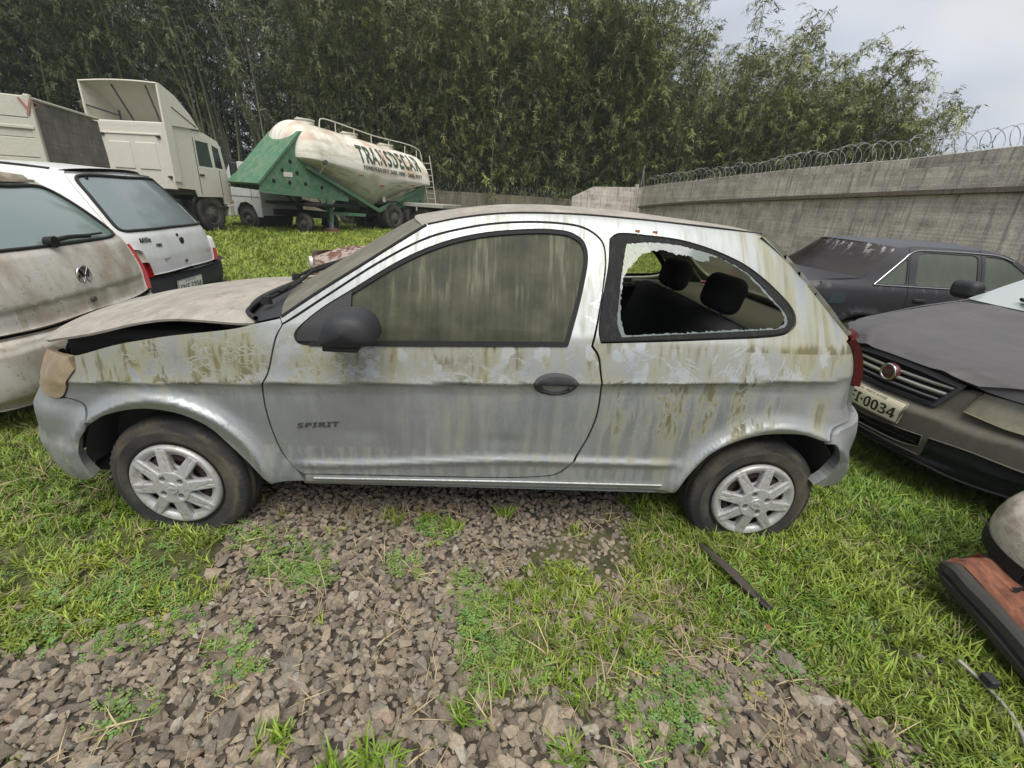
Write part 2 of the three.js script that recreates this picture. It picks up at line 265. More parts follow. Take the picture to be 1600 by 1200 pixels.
function foliage(parent, list) {                    // list of [x, y, z, scale, tone]
  const by = [[], [], [], []]; list.forEach((q, i) => by[i % 4].push(q));
  const m4 = new THREE.Matrix4(), q4 = new THREE.Quaternion(), eu = new THREE.Euler(), col = new THREE.Color();
  by.forEach((l, v) => {
    if (!l.length) return; const im = new THREE.InstancedMesh(sprays[v], leafMat, l.length); im.name = 'foliage'; im.userData.kind = 'stuff'; im.castShadow = im.receiveShadow = true;
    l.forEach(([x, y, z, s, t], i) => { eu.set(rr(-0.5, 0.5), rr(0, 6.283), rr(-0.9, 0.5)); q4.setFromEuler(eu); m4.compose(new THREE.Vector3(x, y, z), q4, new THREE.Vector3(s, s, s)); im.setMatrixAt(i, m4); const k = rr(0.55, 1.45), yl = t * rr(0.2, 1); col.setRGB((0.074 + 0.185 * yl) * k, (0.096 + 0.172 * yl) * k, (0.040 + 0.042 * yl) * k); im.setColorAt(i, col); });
    parent.add(im);
  });
}
function clump(x, z, h, nc, nf, label, o = {}) {
  const g = thing('bamboo_clump', label, 'bamboo', [x, 0, z], 0, 'bamboo clumps behind the yard wall'), fol = [];
  const sp = o.spread || 1.3, bias = o.dir, v = new THREE.Vector3();
  for (let i = 0; i < nc; i++) {
    const a = bias === undefined ? rr(0, 6.283) : bias + rr(-1.1, 1.1) * (rnd() < 0.8 ? 1 : 2.6), r = sp * Math.sqrt(rnd()) * 0.8, k = Math.floor(rnd() * (o.lean ? 9 : 6)), H = h * rr(0.72, 1.06);
    const m = part('culm', culmGeos[k].g, culmMats[Math.floor(rnd() * 4)], g); const rad = rr(0.75, 1.25) * (o.thick || 1) * 9 / H;
    m.position.set(Math.cos(a) * r, 0, -Math.sin(a) * r); m.rotation.y = a + rr(-0.3, 0.3); m.scale.set(H, H, H); if (rad > 2) m.scale.y = H;
    m.updateMatrix();
    const per = Math.round(nf / nc);
    for (let j = 0; j < per; j++) { const t = Math.pow(rnd(), o.pw || 0.72) * 0.98 + 0.02; if (t < (o.bare || 0.12) && rnd() < 0.8) continue; v.copy(culmGeos[k].c.getPoint(clamp(t, 0, 1))).applyMatrix4(m.matrix); const R = (o.fluff || 0.75) * (0.35 + 0.9 * Math.sin(Math.PI * clamp(t * 0.85 + 0.1))) * Math.sqrt(rnd()), b = rr(0, 6.283); fol.push([v.x + Math.cos(b) * R, v.y + rr(-0.35, 0.2), v.z + Math.sin(b) * R, rr(0.95, 1.55) * (o.leaf || 1), o.tone || 0.4]); }
  }
  foliage(g, fol); return g;
}
setSeed(202);
// behind the trucks on the left: dark thicket with bare culms fanning to the left
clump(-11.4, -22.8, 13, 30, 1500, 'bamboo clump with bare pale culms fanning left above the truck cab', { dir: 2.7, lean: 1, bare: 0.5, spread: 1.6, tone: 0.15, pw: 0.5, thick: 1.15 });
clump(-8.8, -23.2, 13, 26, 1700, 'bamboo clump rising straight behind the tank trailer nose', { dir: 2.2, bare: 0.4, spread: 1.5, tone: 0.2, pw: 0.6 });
const rows = [
  [-23, -19, 13, 'at the far left edge behind the tarpaulin truck'], [-19, -21, 13.5, 'behind the boxed truck at the left'], [-15.2, -22.3, 13, 'left of the truck roof fairing'],
  [-6.2, -23.4, 12.5, 'over the front of the white tank'], [-3.8, -23.2, 12, 'over the rear of the white tank'], [-1.6, -23.6, 12, 'just right of the tank ladder'],
  [0.6, -23.1, 12, 'above the silver car windscreen end'], [2.8, -23.5, 12.3, 'above the silver car roof, left of the dark gap'], [4.7, -23.3, 11.8, 'above the sloping wall panel'],
  [6.8, -23.6, 11.6, 'left of the yard corner'], [8.8, -23.2, 11, 'right behind the yard corner'], [10.4, -22.4, 9.8, 'tall, at the edge of the sky'],
];
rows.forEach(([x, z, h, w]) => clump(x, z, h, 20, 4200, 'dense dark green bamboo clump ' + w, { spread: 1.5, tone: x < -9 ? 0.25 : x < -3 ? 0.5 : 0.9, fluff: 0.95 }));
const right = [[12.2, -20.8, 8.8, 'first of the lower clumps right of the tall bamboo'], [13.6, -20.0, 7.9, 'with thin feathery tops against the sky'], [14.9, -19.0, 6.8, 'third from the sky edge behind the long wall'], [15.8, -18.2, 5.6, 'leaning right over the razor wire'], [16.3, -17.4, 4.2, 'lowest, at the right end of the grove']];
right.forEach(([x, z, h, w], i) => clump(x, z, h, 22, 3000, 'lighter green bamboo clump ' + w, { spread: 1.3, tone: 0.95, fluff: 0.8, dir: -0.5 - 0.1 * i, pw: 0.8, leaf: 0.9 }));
{ // the depth of the grove behind the first clumps, one dark mass
  const g = new THREE.Group(); g.name = 'bamboo_thicket'; g.userData = { label: 'deep mass of bamboo foliage filling the grove behind the front clumps', category: 'bamboo', kind: 'stuff' }; scene.add(g);
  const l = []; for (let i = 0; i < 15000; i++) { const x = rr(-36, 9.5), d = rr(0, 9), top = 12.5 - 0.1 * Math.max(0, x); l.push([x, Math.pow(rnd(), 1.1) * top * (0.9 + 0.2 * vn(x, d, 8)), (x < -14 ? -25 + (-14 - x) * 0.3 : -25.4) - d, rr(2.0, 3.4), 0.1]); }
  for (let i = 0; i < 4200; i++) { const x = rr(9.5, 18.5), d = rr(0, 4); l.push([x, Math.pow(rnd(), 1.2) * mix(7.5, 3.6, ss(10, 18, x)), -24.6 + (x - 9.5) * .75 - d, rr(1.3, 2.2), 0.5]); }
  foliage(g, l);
}

// ---------------------------------------------------------------- car bodies: one belt surface (s along the body from nose to tail, y up)
function makeBelt(o) {
  const pl = o.plan, S = [0]; for (let i = 1; i < pl.length; i++) S[i] = S[i - 1] + Math.hypot(pl[i][0] - pl[i - 1][0], pl[i][1] - pl[i - 1][1]);
  const off = S[o.i0]; const PX = pchip(pl.map((p, i) => [S[i] - off, p[0]])), PZ = pchip(pl.map((p, i) => [S[i] - off, p[1]]));
  const V = pchip(o.V), DR = pchip(o.DR), DF = pchip(o.DF), [r0, r1] = o.rb, [f0, f1] = o.fb;
  const fn = (s, y, puff = 0) => { const e = 1e-3, tx = PX(s + e) - PX(s - e), tz = PZ(s + e) - PZ(s - e), L = Math.hypot(tx, tz) + 1e-12, nx = -tz / L, nz = tx / L, v = V(y) - puff - (o.bulge ? o.bulge(s, y) : 0); if (o.hw) { const k = 1 - V(y) / o.hw, b = v - V(y); return [PX(s) - nx * b - DR(y) * ss(r0, r1, s) + DF(y) * ss(f0, f1, s), y, Math.max(0, PZ(s) * k - nz * b)]; } return [PX(s) - nx * v - DR(y) * ss(r0, r1, s) + DF(y) * ss(f0, f1, s), y, Math.max(0, PZ(s) - nz * v)]; };
  const s0 = -off, s1 = S[S.length - 1] - off;
  return { side: fn, s0, s1, rear: (l, y, p = 0) => { const q = fn(s1 - Math.abs(l), y, p); q[2] = l < 0 ? -q[2] : q[2]; return q; }, front: (l, y, p = 0) => { const q = fn(s0 + Math.abs(l), y, p); q[2] = l < 0 ? -q[2] : q[2]; return q; } };
}
const planOf = (xf, xr, hw) => [[0, 0], [.005, .25], [.02, .5], [.045, .68], [.08, .8], [.135, .89], [.215, .945], [.305, .972]].map(([d, k]) => [xf + d, k * hw]).concat([[0, .993 * hw], [0.6, hw], [xr - 1.0, hw]], [[.6, .99], [.345, .97], [.205, .94], [.105, .88], [.045, .77], [.02, .61], [.005, .37], [0, 0]].map(([d, k]) => [xr - d, k * hw]));

// tyre with a flat spot on the ground; hub at the origin, axle along z, outer face +z
function tyreGeo(R, w, rim, down) {
  const h = w / 2, prof = []; const add = (z, r) => prof.push(new THREE.Vector2(r, z));
  add(-h * 0.8, rim); add(-h * 0.95, rim + 0.01); add(-h * 1.06, (R + rim) / 2); add(-h * 0.98, R - 0.03); add(-h * 0.82, R - 0.006);
  for (const z of [-0.5, 0, 0.5]) { add((z - 0.10) * h, R); add((z - 0.09) * h, R - 0.008); add((z + 0.09) * h, R - 0.008); add((z + 0.10) * h, R); }
  add(h * 0.82, R - 0.006); add(h * 0.9, R - 0.013); add(h * 0.98, R - 0.03); add(h * 1.04, R - 0.042); add(h * 1.045, R - 0.046); add(h * 1.06, (R + rim) / 2); add(h * 1.0, rim + 0.02); add(h * 0.97, rim + 0.017); add(h * 0.93, rim + 0.006); add(h * 0.8, rim);
  const N = 120, g = new THREE.LatheGeometry(prof, N); T(g, 0, 0, 0, Math.PI / 2);
  const p = g.attributes.position, P0 = prof.length;
  for (let i = 0; i < p.count; i++) {
    let x = p.getX(i), y = p.getY(i), z = p.getZ(i); const r = Math.hypot(x, y), seg = Math.floor(i / P0), j = i % P0;
    if (r > R - 0.035 && r < R - 0.003 && seg % 2 === 0) { const k = 1 - 0.006 / r; x *= k; y *= k; }     // shoulder lugs
    const floor = -down; if (y < floor + 0.05) { const t = clamp((floor + 0.05 - y) / 0.12); z += Math.sign(z) * 0.022 * ss(0, 1, t) * ss(rim, R, r + 0.03); if (y < floor) y = floor + (y - floor) * 0.06; }
    p.setXYZ(i, x, y, z);
  }
  g.computeVertexNormals(); return g;
}
const tyreTex = tex(512, 256, (i, j) => { const a = fbm(i / 14, j / 10, 4, 61, 0), b = fbm(i / 60, j / 40, 3, 62), c = vn(i / 1.5, j / 1.5, 63); const d = ss(0.35, 0.75, b) * (0.5 + 0.5 * a); const v = 40 + 18 * (c - 0.5); return [v + 58 * d, v + 50 * d, v + 34 * d]; }, true, [1, 1]);
const tyreMat = M(0xffffff, 0.9, 0, { map: tyreTex });
const capTex = tex(256, 256, (i, j) => { const a = fbm(i / 20, j / 20, 4, 71), c = vn(i / 2, j / 2, 72), k = ss(0.5, 0.78, a); const v = 178 + 12 * (c - 0.5); return [mix(v, 132, k * 0.4), mix(v, 126, k * 0.42), mix(v, 108, k * 0.5)]; }, true, [3, 3]);
const capMat = M(0xffffff, 0.42, 0.35, { map: capTex });
function hubcap(R) {                                // eight broad spokes, four nut wells, raised centre
  const parts = [], ring = [[R * 0.80, 0.0], [R * 0.84, 0.012], [R * 0.93, 0.018], [R * 0.985, 0.012], [R, -0.004]].map((p) => new THREE.Vector2(p[0], p[1]));
  parts.push(T(new THREE.LatheGeometry(ring, 72), 0, 0, 0, Math.PI / 2));
  const disc = new THREE.Shape(); disc.absarc(0, 0, R * 0.83, 0, Math.PI * 2, false);
  const A = Math.PI / 4;
  for (let k = 0; k < 8; k++) { const c = k * A + A / 2 + 0.02, h = new THREE.Path(), q = []; for (const [r, d] of [[0.45, 0.12], [0.50, 0.23], [0.60, 0.27], [0.72, 0.27], [0.775, 0.20], [0.79, 0], [0.775, -0.20], [0.72, -0.27], [0.60, -0.27], [0.50, -0.23], [0.45, -0.12], [0.44, 0]]) q.push(new THREE.Vector2(Math.cos(c + d) * r * R, Math.sin(c + d) * r * R)); h.setFromPoints(new THREE.SplineCurve([...q, q[0]]).getPoints(30)); disc.holes.push(h); }
  parts.push(T(new THREE.ExtrudeGeometry(disc, { depth: 0.006, bevelEnabled: true, bevelSize: 0.004, bevelThickness: 0.004, bevelSegments: 2, curveSegments: 48 }), 0, 0, -0.008));
  for (let k = 0; k < 8; k++) { const s = new THREE.Shape(); const a = R * 0.345, b = R * 0.90; s.moveTo(a, -R * 0.105); s.lineTo(b, -R * 0.085); s.lineTo(b, -R * 0.020); s.lineTo(b - R * 0.14, -R * 0.020); s.lineTo(b - R * 0.14, R * 0.020); s.lineTo(b, R * 0.020); s.lineTo(b, R * 0.085); s.lineTo(a, R * 0.105);
    const e = new THREE.ExtrudeGeometry(s, { depth: 0.010, bevelEnabled: true, bevelSize: 0.005, bevelThickness: 0.006, bevelSegments: 2 }); const p = e.attributes.position; for (let i = 0; i < p.count; i++) { const r = p.getX(i) / R; p.setZ(i, p.getZ(i) + 0.004 + 0.012 * (1 - ss(0.3, 0.9, r))); } e.computeVertexNormals(); parts.push(T(e, 0, 0, 0, 0, 0, k * A + 0.02)); }
  const hub = new THREE.Shape(); hub.absarc(0, 0, R * 0.385, 0, Math.PI * 2, false);
  for (let k = 0; k < 4; k++) { const c = k * Math.PI / 2 + 0.55, h = new THREE.Path(); h.absarc(Math.cos(c) * R * 0.265, Math.sin(c) * R * 0.265, R * 0.088, 0, Math.PI * 2, true); hub.holes.push(h); }
  parts.push(T(new THREE.ExtrudeGeometry(hub, { depth: 0.016, bevelEnabled: true, bevelSize: 0.004, bevelThickness: 0.005, bevelSegments: 2, curveSegments: 32 }), 0, 0, 0.012));
  parts.push(T(cyl(R * 0.15, R * 0.165, 0.006, 6), 0, 0, 0.035, Math.PI / 2));
  parts.push(box(R * 0.17, R * 0.045, 0.003, 0, 0, 0.0385, 0.001), box(R * 0.08, R * 0.08, 0.003, 0, 0, 0.0388, 0.001));
  for (const g of parts) { const uv = g.attributes.uv, p = g.attributes.position; for (let i = 0; i < uv.count; i++) uv.setXY(i, p.getX(i) * 2.5 + 0.5, p.getY(i) * 2.5 + 0.5); }
  return merge(parts);
}
const drumMat = M(0x33241e, 0.9), steelDark = M(0x2a2826, 0.8, 0.2);
const hubcapGeo = hubcap(0.182), drumGeo = merge([T(cyl(0.165, 0.165, 0.03, 40), 0, 0, -0.045, Math.PI / 2), T(new THREE.TorusGeometry(0.115, 0.02, 8, 40), 0, 0, -0.028)]);
const rimGeo = T(new THREE.LatheGeometry([[0.165, -0.07], [0.168, -0.01], [0.186, 0.0], [0.19, 0.006]].map((p) => new THREE.Vector2(...p)), 60), 0, 0, 0, Math.PI / 2);
const nutGeo = merge([0, 1, 2, 3].map((k) => T(cyl(0.013, 0.013, 0.03, 6), Math.cos(k * 1.5708 + 0.55) * 0.048, Math.sin(k * 1.5708 + 0.55) * 0.048, 0, Math.PI / 2)));
const wellMat = M(0x6a6862, 0.6, 0.2), nutWell = merge([0, 1, 2, 3].map((k) => T(new THREE.LatheGeometry([[0, 0.010], [0.010, 0.010], [0.0155, 0.016], [0.016, 0.030]].map((p) => new THREE.Vector2(...p)), 16), Math.cos(k * 1.5708 + 0.55) * 0.0482, Math.sin(k * 1.5708 + 0.55) * 0.0482, 0, Math.PI / 2)));
function wheel(parent, x, y, z, flip, R = 0.282, spin = 0, capped = true, w = 0.165) {
  const g = sub('wheel', parent); g.position.set(x, y, z); if (flip) g.rotation.y = Math.PI;
  const t = part('tyre', tyreGeo(R, w, 0.178, Math.min(y + 0.006, R)), tyreMat, g); t.position.z = -w / 2;
  part('rim', [rimGeo.clone()], steelDark, g); part('brake_drum', drumGeo, drumMat, g);
  if (capped) { const c = part('hubcap', hubcapGeo, capMat, g); c.rotation.z = spin; part('nut_wells', nutWell, wellMat, g).rotation.z = spin; } else { const c = part('steel_disc', merge([T(new THREE.LatheGeometry([[0.03, 0.02], [0.06, 0.022], [0.075, 0.005], [0.12, 0.012], [0.15, -0.005], [0.175, -0.03]].map((p) => new THREE.Vector2(...p)), 40), 0, 0, 0, Math.PI / 2), nutGeo]), steelDark, g); c.position.z = -0.01; }
  return g;
}
function archLiner(x, y, R, zo, zi) { const g = new THREE.CylinderGeometry(R, R, zo - zi, 28, 1, true, Math.PI * 0.5, Math.PI); T(g, x, y, (zo + zi) / 2, Math.PI / 2); const d = T(new THREE.CircleGeometry(R, 28, 0, Math.PI), x, y, zi); return merge([g, d]); }

// ---------------------------------------------------------------- the silver hatchback
{
  const car = thing('silver_hatchback', 'silver two-door hatchback with algae stains, buckled bonnet and smashed rear side window', 'car');
  const crease = (s) => 0.655 + 0.0428 * (s + 0.28);
  const hubs = [[0, 0.211], [2.443, 0.197]];
  const arch = (s, y) => { let b = 0; for (const [hx, hy] of hubs) { const dx = s - hx, dy = y - hy, cy = hx ? 0.40 : 0.41; const r = Math.hypot(dx / (hx ? 1.04 : 1.0), dy); b += 0.020 * Math.exp(-(((r - cy + 0.015) / 0.035) ** 2)) * ss(-0.06, 0.12, dy) + 0.012 * (1 - ss(cy - 0.02, cy + 0.005, r)) * ss(-0.06, 0.12, dy); } return b; };
  const feature = (s, y) => { const d = y - crease(s); return (d > 0 ? 0.016 * Math.exp(-d / 0.06) : 0.016 * Math.exp(-Math.abs(d) / 0.012) - 0.004 * Math.exp(-Math.abs(d + 0.05) / 0.05)) * ss(-0.75, -0.2, s) * ss(2.85, 2.6, s) + 0.012 * Math.exp(-(((y - mix(0.335, 0.385, ss(0.5, 1.5, s))) / 0.018) ** 2)) * ss(0.42, 0.6, s) * ss(2.1, 1.95, s) - 0.004 * Math.exp(-(((s - 1.32) / 0.10) ** 2 + ((y - 0.47) / 0.03) ** 2)) - 0.003 * Math.exp(-(((s - 0.78) / 0.10) ** 2 + ((y - 0.49) / 0.03) ** 2)) - 0.006 * Math.exp(-(((s - 2.62) / 0.06) ** 2 + ((y - 0.70) / 0.07) ** 2)); };
  const B = makeBelt({
    plan: [[-.755, 0], [-.745, .2], [-.715, .38], [-.675, .52], [-.625, .63], [-.56, .712], [-.48, .768], [-.40, .79], [0, .808], [.6, .815], [2.0, .815], [2.45, .805], [2.64, .795], [2.73, .778], [2.80, .742], [2.85, .68], [2.885, .59], [2.905, .46], [2.92, .28], [2.925, 0]], i0: 8,
    V: [[.05, .10], [.14, .06], [.20, .038], [.24, .026], [.28, .020], [.40, .020], [.55, .016], [.69, .013], [.78, .015], [.84, .022], [.90, .036], [.93, .05], [1.0, .085], [1.1, .135], [1.2, .19], [1.27, .235], [1.31, .27], [1.36, .33]],
    DR: [[.05, .07], [.2, .03], [.35, -.01], [.5, -.012], [.6, .012], [.66, .05], [.9, .075], [.93, .09], [1.0, .135], [1.1, .20], [1.2, .265], [1.3, .335]], rb: [1.5, 2.75],
    DF: [[.05, .10], [.15, .075], [.25, .05], [.38, .022], [.5, .033], [.6, .085], [.7, .135], [.8, .205], [.95, .4]], fb: [.2, -.55],
    bulge: (s, y) => arch(s, y) + feature(s, y),
  });
  const S = B.side, uvS = (s, y) => [(S(s, y)[0] + 0.75) / 3.75, (y - 0.1) / 1.3];
  // paint with algae film, snail tracks and runs, laid out over the side of the body
  const W = 2048, H = 1024, mask = new Float32Array(W * H), clean = new Float32Array(W * H);
  setSeed(404);
  const stamp = (a, px, py, r, v) => { const R = Math.ceil(r + 1); for (let j = -R; j <= R; j++) for (let i = -R; i <= R; i++) { const x = Math.round(px) + i, y = Math.round(py) + j; if (x < 0 || y < 0 || x >= W || y >= H) continue; const d = Math.hypot(x - px, y - py); const q = v * clamp(r + 0.7 - d); const k = y * W + x; if (q > a[k]) a[k] = q; } };
  const toPx = (s, y) => [(s + 0.75) / 3.75 * W, (y - 0.1) / 1.3 * H];
  const track = (s, y, n, wr, v, bias = 0) => { let [x, z] = toPx(s, y), a = rr(0, 6.283), da = 0; for (let i = 0; i < n; i++) { da = da * 0.80 + rr(-0.26, 0.26) - 0.02 * Math.sin(a); a += da; if (rnd() < 0.025) a += rr(-1.6, 1.6); x += Math.cos(a) * 1.4; z += Math.sin(a) * 1.2 + bias; if (rnd() < 0.012) i += 6; stamp(clean, x, z, wr * (0.25 + 1.0 * vn(i / 9, n, 5)), v * (0.45 + 0.55 * vn(i / 6, s * 9, 6))); } };
  for (let i = 0; i < 44; i++) track(rr(-0.15, 1.6), rr(0.69, 0.85), rr(40, 130) | 0, rr(0.7, 1.3), rr(0.6, 1), -0.12);
  for (let i = 0; i < 10; i++) track(rr(0.7, 1.3), rr(0.71, 0.78), rr(70, 170) | 0, rr(0.9, 1.8), 1);
  for (let i = 0; i < 16; i++) track(rr(0.48, 0.70), rr(0.70, 0.86), rr(40, 120) | 0, rr(0.8, 1.7), 1, -0.2);
  for (let i = 0; i < 20; i++) track(rr(0.0, 0.42), rr(0.70, 0.86), rr(50, 120) | 0, rr(0.8, 1.5), 0.95, -0.3);
  const brush = (s, y, n, len, w) => { const a0 = rr(-2.4, -0.5), cv = rr(-0.05, 0.05); for (let k = 0; k < n; k++) { let [x, z] = toPx(s + rr(-0.02, 0.02), y + rr(-0.015, 0.015)), a = a0 + rr(-0.12, 0.12); for (let i = 0; i < len; i++) { a += cv + rr(-0.08, 0.08); x += Math.cos(a) * 1.3; z += Math.sin(a) * 1.3; stamp(clean, x, z, w * (0.3 + 0.9 * vn(i / 7, k + n, 9)), 0.55 + 0.45 * vn(i / 9, k * 3 + n, 12)); } } };
  for (let i = 0; i < 60; i++) brush(rr(1.72, 2.45), rr(0.62, 0.89), 2 + (rnd() * 3 | 0), rr(14, 44) | 0, rr(0.9, 2.0));
  for (let i = 0; i < 40; i++) brush(rr(1.74, 2.30), rr(0.50, 0.68), 1 + (rnd() * 3 | 0), rr(12, 34) | 0, rr(0.8, 1.9));
  for (let i = 0; i < 14; i++) brush(rr(1.2, 1.62), rr(0.60, 0.86), 2 + (rnd() * 2 | 0), rr(12, 34) | 0, rr(0.7, 1.4));
  for (let i = 0; i < 8; i++) track(rr(1.2, 1.6), rr(0.56, 0.68), rr(40, 100) | 0, rr(0.7, 1.3), rr(0.4, 0.8), -0.5);
  for (let i = 0; i < 5; i++) track(1.655 + rr(-0.02, 0.02), rr(0.92, 1.1), 110, 1.6, 0.9, 0.4);
  for (let i = 0; i < 10; i++) { const t = i / 9; stamp(clean, ...toPx(mix(-0.04, 0.0, t), mix(0.71, 0.64, t)), 7 - 3 * t, 1); }
  for (let i = 0; i < 6; i++) stamp(clean, ...toPx(rr(-0.05, 0.06), rr(0.69, 0.73)), rr(3, 6), 1);
  const cr = new Float32Array(W * H * 3), orm = new Uint8Array(W * H * 4), colr = new Uint8Array(W * H * 4);
  for (let j = 0; j < H; j++) for (let i = 0; i < W; i++) {
    const k = j * W + i, s = i / W * 3.75 - 0.75, y = j / H * 1.3 + 0.1, c = crease(s), k4 = k * 4;
    const n1 = fbm(s * 9, y * 9, 4, 81), n2 = fbm(s * 56, y * 15, 4, 82), n3 = vn(s * 260, y * 260, 83), run = fbm(s * 34, y * 2.6, 4, 84), run2 = fbm(s * 80, y * 4, 3, 85);
    let a = 0.10 + 0.12 * n1;                                           // thin film everywhere
    const belt = 0.88 + 0.02 * (s > 1.6 ? 1 : 0), inBelt = ss(belt + 0.03, belt - 0.02, y);
    const cy = c + 0.03 * (run2 - 0.5) + 0.02 * (n2 - 0.5), fr = fbm(s * 120, y * 22, 3, 96), pat = ss(0.24, 0.74, 0.32 * n1 + 0.34 * run + 0.34 * n2), pat2 = ss(0.30, 0.70, 0.45 * run + 0.55 * run2);
    if (y > cy) {                                                       // shoulder between crease and window: patchy film
      const strong = s < 0.42 ? 0.86 : s < 1.69 ? 0.70 : 0.62; a += inBelt * strong * (0.22 + 0.78 * pat) * (0.7 + 0.6 * fr) * ss(-0.6, -0.3, s);
    } else {                                                            // runs below the crease
      const d = cy - y, len = (s < 0.9 ? 0.05 : s < 1.69 ? 0.17 : s < 2.4 ? 0.24 : 0.12) * (0.3 + 1.5 * ss(0.3, 0.75, run)); a += (s < 0.42 ? 0.40 : s > 1.7 && s < 2.4 ? 0.45 : 0.20) * Math.exp(-((d / len) ** 2)) * (0.35 * pat + 0.65 * pat2) * (0.6 + 0.8 * fr);
    }
    if (y > 0.88) a += (s > 2.2 ? 0.55 * ss(0.35, 0.7, run) : 0.16 * ss(0.42, 0.75, 0.5 * run2 + 0.5 * fr)) + 0.03;
    if (s > 1.72 && s < 2.42 && y < c + 0.02 && y > 0.44) a = Math.max(a, (0.95 * ss(0.33, 0.68, 0.5 * fbm(s * 50, y * 14, 4, 86) + 0.5 * run) * (0.35 + 1.1 * fr)) * ss(0.42, 0.58, y + 0.10 * (run - 0.5)));
    if (s > 1.0 && s < 2.1) a += 0.10 * ss(0.30, 0.45, y) * ss(0.66, 0.5, y) * ss(0.35, 0.7, run) ;
    if (y < 0.42) a += 0.18 * ss(0.4, 0.7, n2) ;
    a += 0.85 * Math.exp(-(((s - 2.60) / 0.035) ** 2)) * ss(0.50, 0.60, y) * ss(0.72, 0.66, y) * (0.5 + run2 * 0.6);
    a = clamp(a * (0.72 + 0.45 * n2)); a *= 1 - 0.9 * clean[k]; const scuff = 0.75 * ss(0.60, 0.70, fbm(s * 16, y * 13, 4, 87)) * ss(c - 0.02, c + 0.02, y) * inBelt * ss(0.35, 0.5, s); a *= 1 - 0.8 * scuff; a = clamp(a + 0.07 * (n3 - 0.5));
    const yel = clamp(ss(0.45, 0.7, fbm(s * 12, y * 5, 3, 88)) * 0.7 + (s > 2.4 ? 0.35 : 0) + (s < 0.42 ? 0.1 : 0));
    const base = 166 + 10 * (n3 - 0.5) + 6 * (n1 - 0.5) + 34 * Math.max(scuff, 0.75 * clean[k]), ar = mix(128, 132, yel), ag = mix(126, 126, yel), ab = mix(104, 84, yel), deep = ss(0.6, 0.95, a) * 0.22;
    colr[k4] = clamp(mix(base, ar * (1 - deep), a), 0, 255); colr[k4 + 1] = clamp(mix(base + 5, ag * (1 - deep), a), 0, 255); colr[k4 + 2] = clamp(mix(base + 11, ab * (1 - deep), a), 0, 255); colr[k4 + 3] = 255;
    orm[k4] = 255; orm[k4 + 1] = clamp(255 * mix(0.33, 0.85, clamp(a * 1.3)), 0, 255); orm[k4 + 2] = clamp(255 * 0.82 * (1 - clamp(a * 1.3)), 0, 255); orm[k4 + 3] = 255;
  }
  const mk = (d, srgb) => { const t = new THREE.DataTexture(d, W, H, THREE.RGBAFormat); if (srgb) t.colorSpace = THREE.SRGBColorSpace; t.magFilter = THREE.LinearFilter; t.minFilter = THREE.LinearMipmapLinearFilter; t.generateMipmaps = true; t.wrapS = t.wrapT = THREE.ClampToEdgeWrapping; t.needsUpdate = true; return t; };
  const tC = mk(colr, true), tO = mk(orm, false);
  const paint = M(0xffffff, 1, 1, { map: tC, roughnessMap: tO, metalnessMap: tO });
  const dustTex = tex(1024, 512, (i, j) => { const a = fbm(i / 40, j / 40, 5, 91), b = vn(i / 1.7, j / 1.7, 92), c = fbm(i / 8, j / 70, 4, 93), d = ss(0.66, 0.78, fbm(i / 22, j / 22, 4, 95)); const v = 150 + 40 * (a - 0.5) + 16 * (b - 0.5) + 12 * (c - 0.5); return [mix(v, 118, d * 0.3), mix(v * 0.965, 98, d * 0.3), mix(v * 0.90, 84, d * 0.35)]; }, true, [1, 1]);
  const dusty = M(0xffffff, 0.75, 0.12, { map: dustTex });
  const both = (name, g, m, o) => { const a = part(name, g, m, car), b = part(name, mirrorZ(g), m, car); return [a, b]; };
  const O = { cell: 0.014, thick: 0.014, uv: uvS };

  // outlines in (s, y)
  const gap = 0.004;
  const doorO = [[.506, .906, 1], [.484, .863], [.444, .726], [.416, .673], [.41, .613], [.422, .487], [.45, .378], [.50, .300], [.523, .286, 1], [1.472, .305], [1.551, .323], [1.596, .366], [1.642, .456], [1.681, .593], [1.687, .714], [1.675, .779], [1.659, .845], [1.632, .878, 1], [1.658, .984], [1.680, 1.097], [1.690, 1.186], [1.681, 1.231], [1.655, 1.257], [1.591, 1.284], [1.461, 1.294], [1.275, 1.282], [1.139, 1.257], [1.003, 1.216], [.834, 1.125], [.665, 1.012], [.54, .926]];
  const winO = [[.546, .863], [.552, .885], [.625, .954], [.738, 1.029], [.919, 1.143], [1.06, 1.206], [1.184, 1.241], [1.32, 1.262], [1.461, 1.272], [1.546, 1.264], [1.596, 1.236], [1.613, 1.191], [1.596, 1.08], [1.54, .873, 1], [.823, .845], [.586, .834], [.557, .842]];
  const qwO = [[1.716, 1.248, 1], [1.749, 1.266], [1.941, 1.267], [2.172, 1.254], [2.359, 1.219], [2.466, 1.176], [2.54, 1.108], [2.573, 1.037], [2.551, .991], [2.5, .961], [2.444, .946], [2.06, .918], [1.668, .893, 1], [1.660, .93], [1.675, 1.037], [1.704, 1.156]];
  const inset = (pts, d) => { const c = pts.reduce((a, p) => [a[0] + p[0] / pts.length, a[1] + p[1] / pts.length], [0, 0]); const n = pts.length; return pts.map((p, i) => { const q = pts[(i + n - 1) % n], r = pts[(i + 1) % n], tx = r[0] - q[0], ty = r[1] - q[1], L = Math.hypot(tx, ty) || 1, sg = area(pts) > 0 ? 1 : -1; return [p[0] - sg * ty / L * d, p[1] + sg * tx / L * d]; }); };
  const doorL = inset(spline(doorO), gap), winL = spline(winO), qwL = spline(qwO, 0.01);
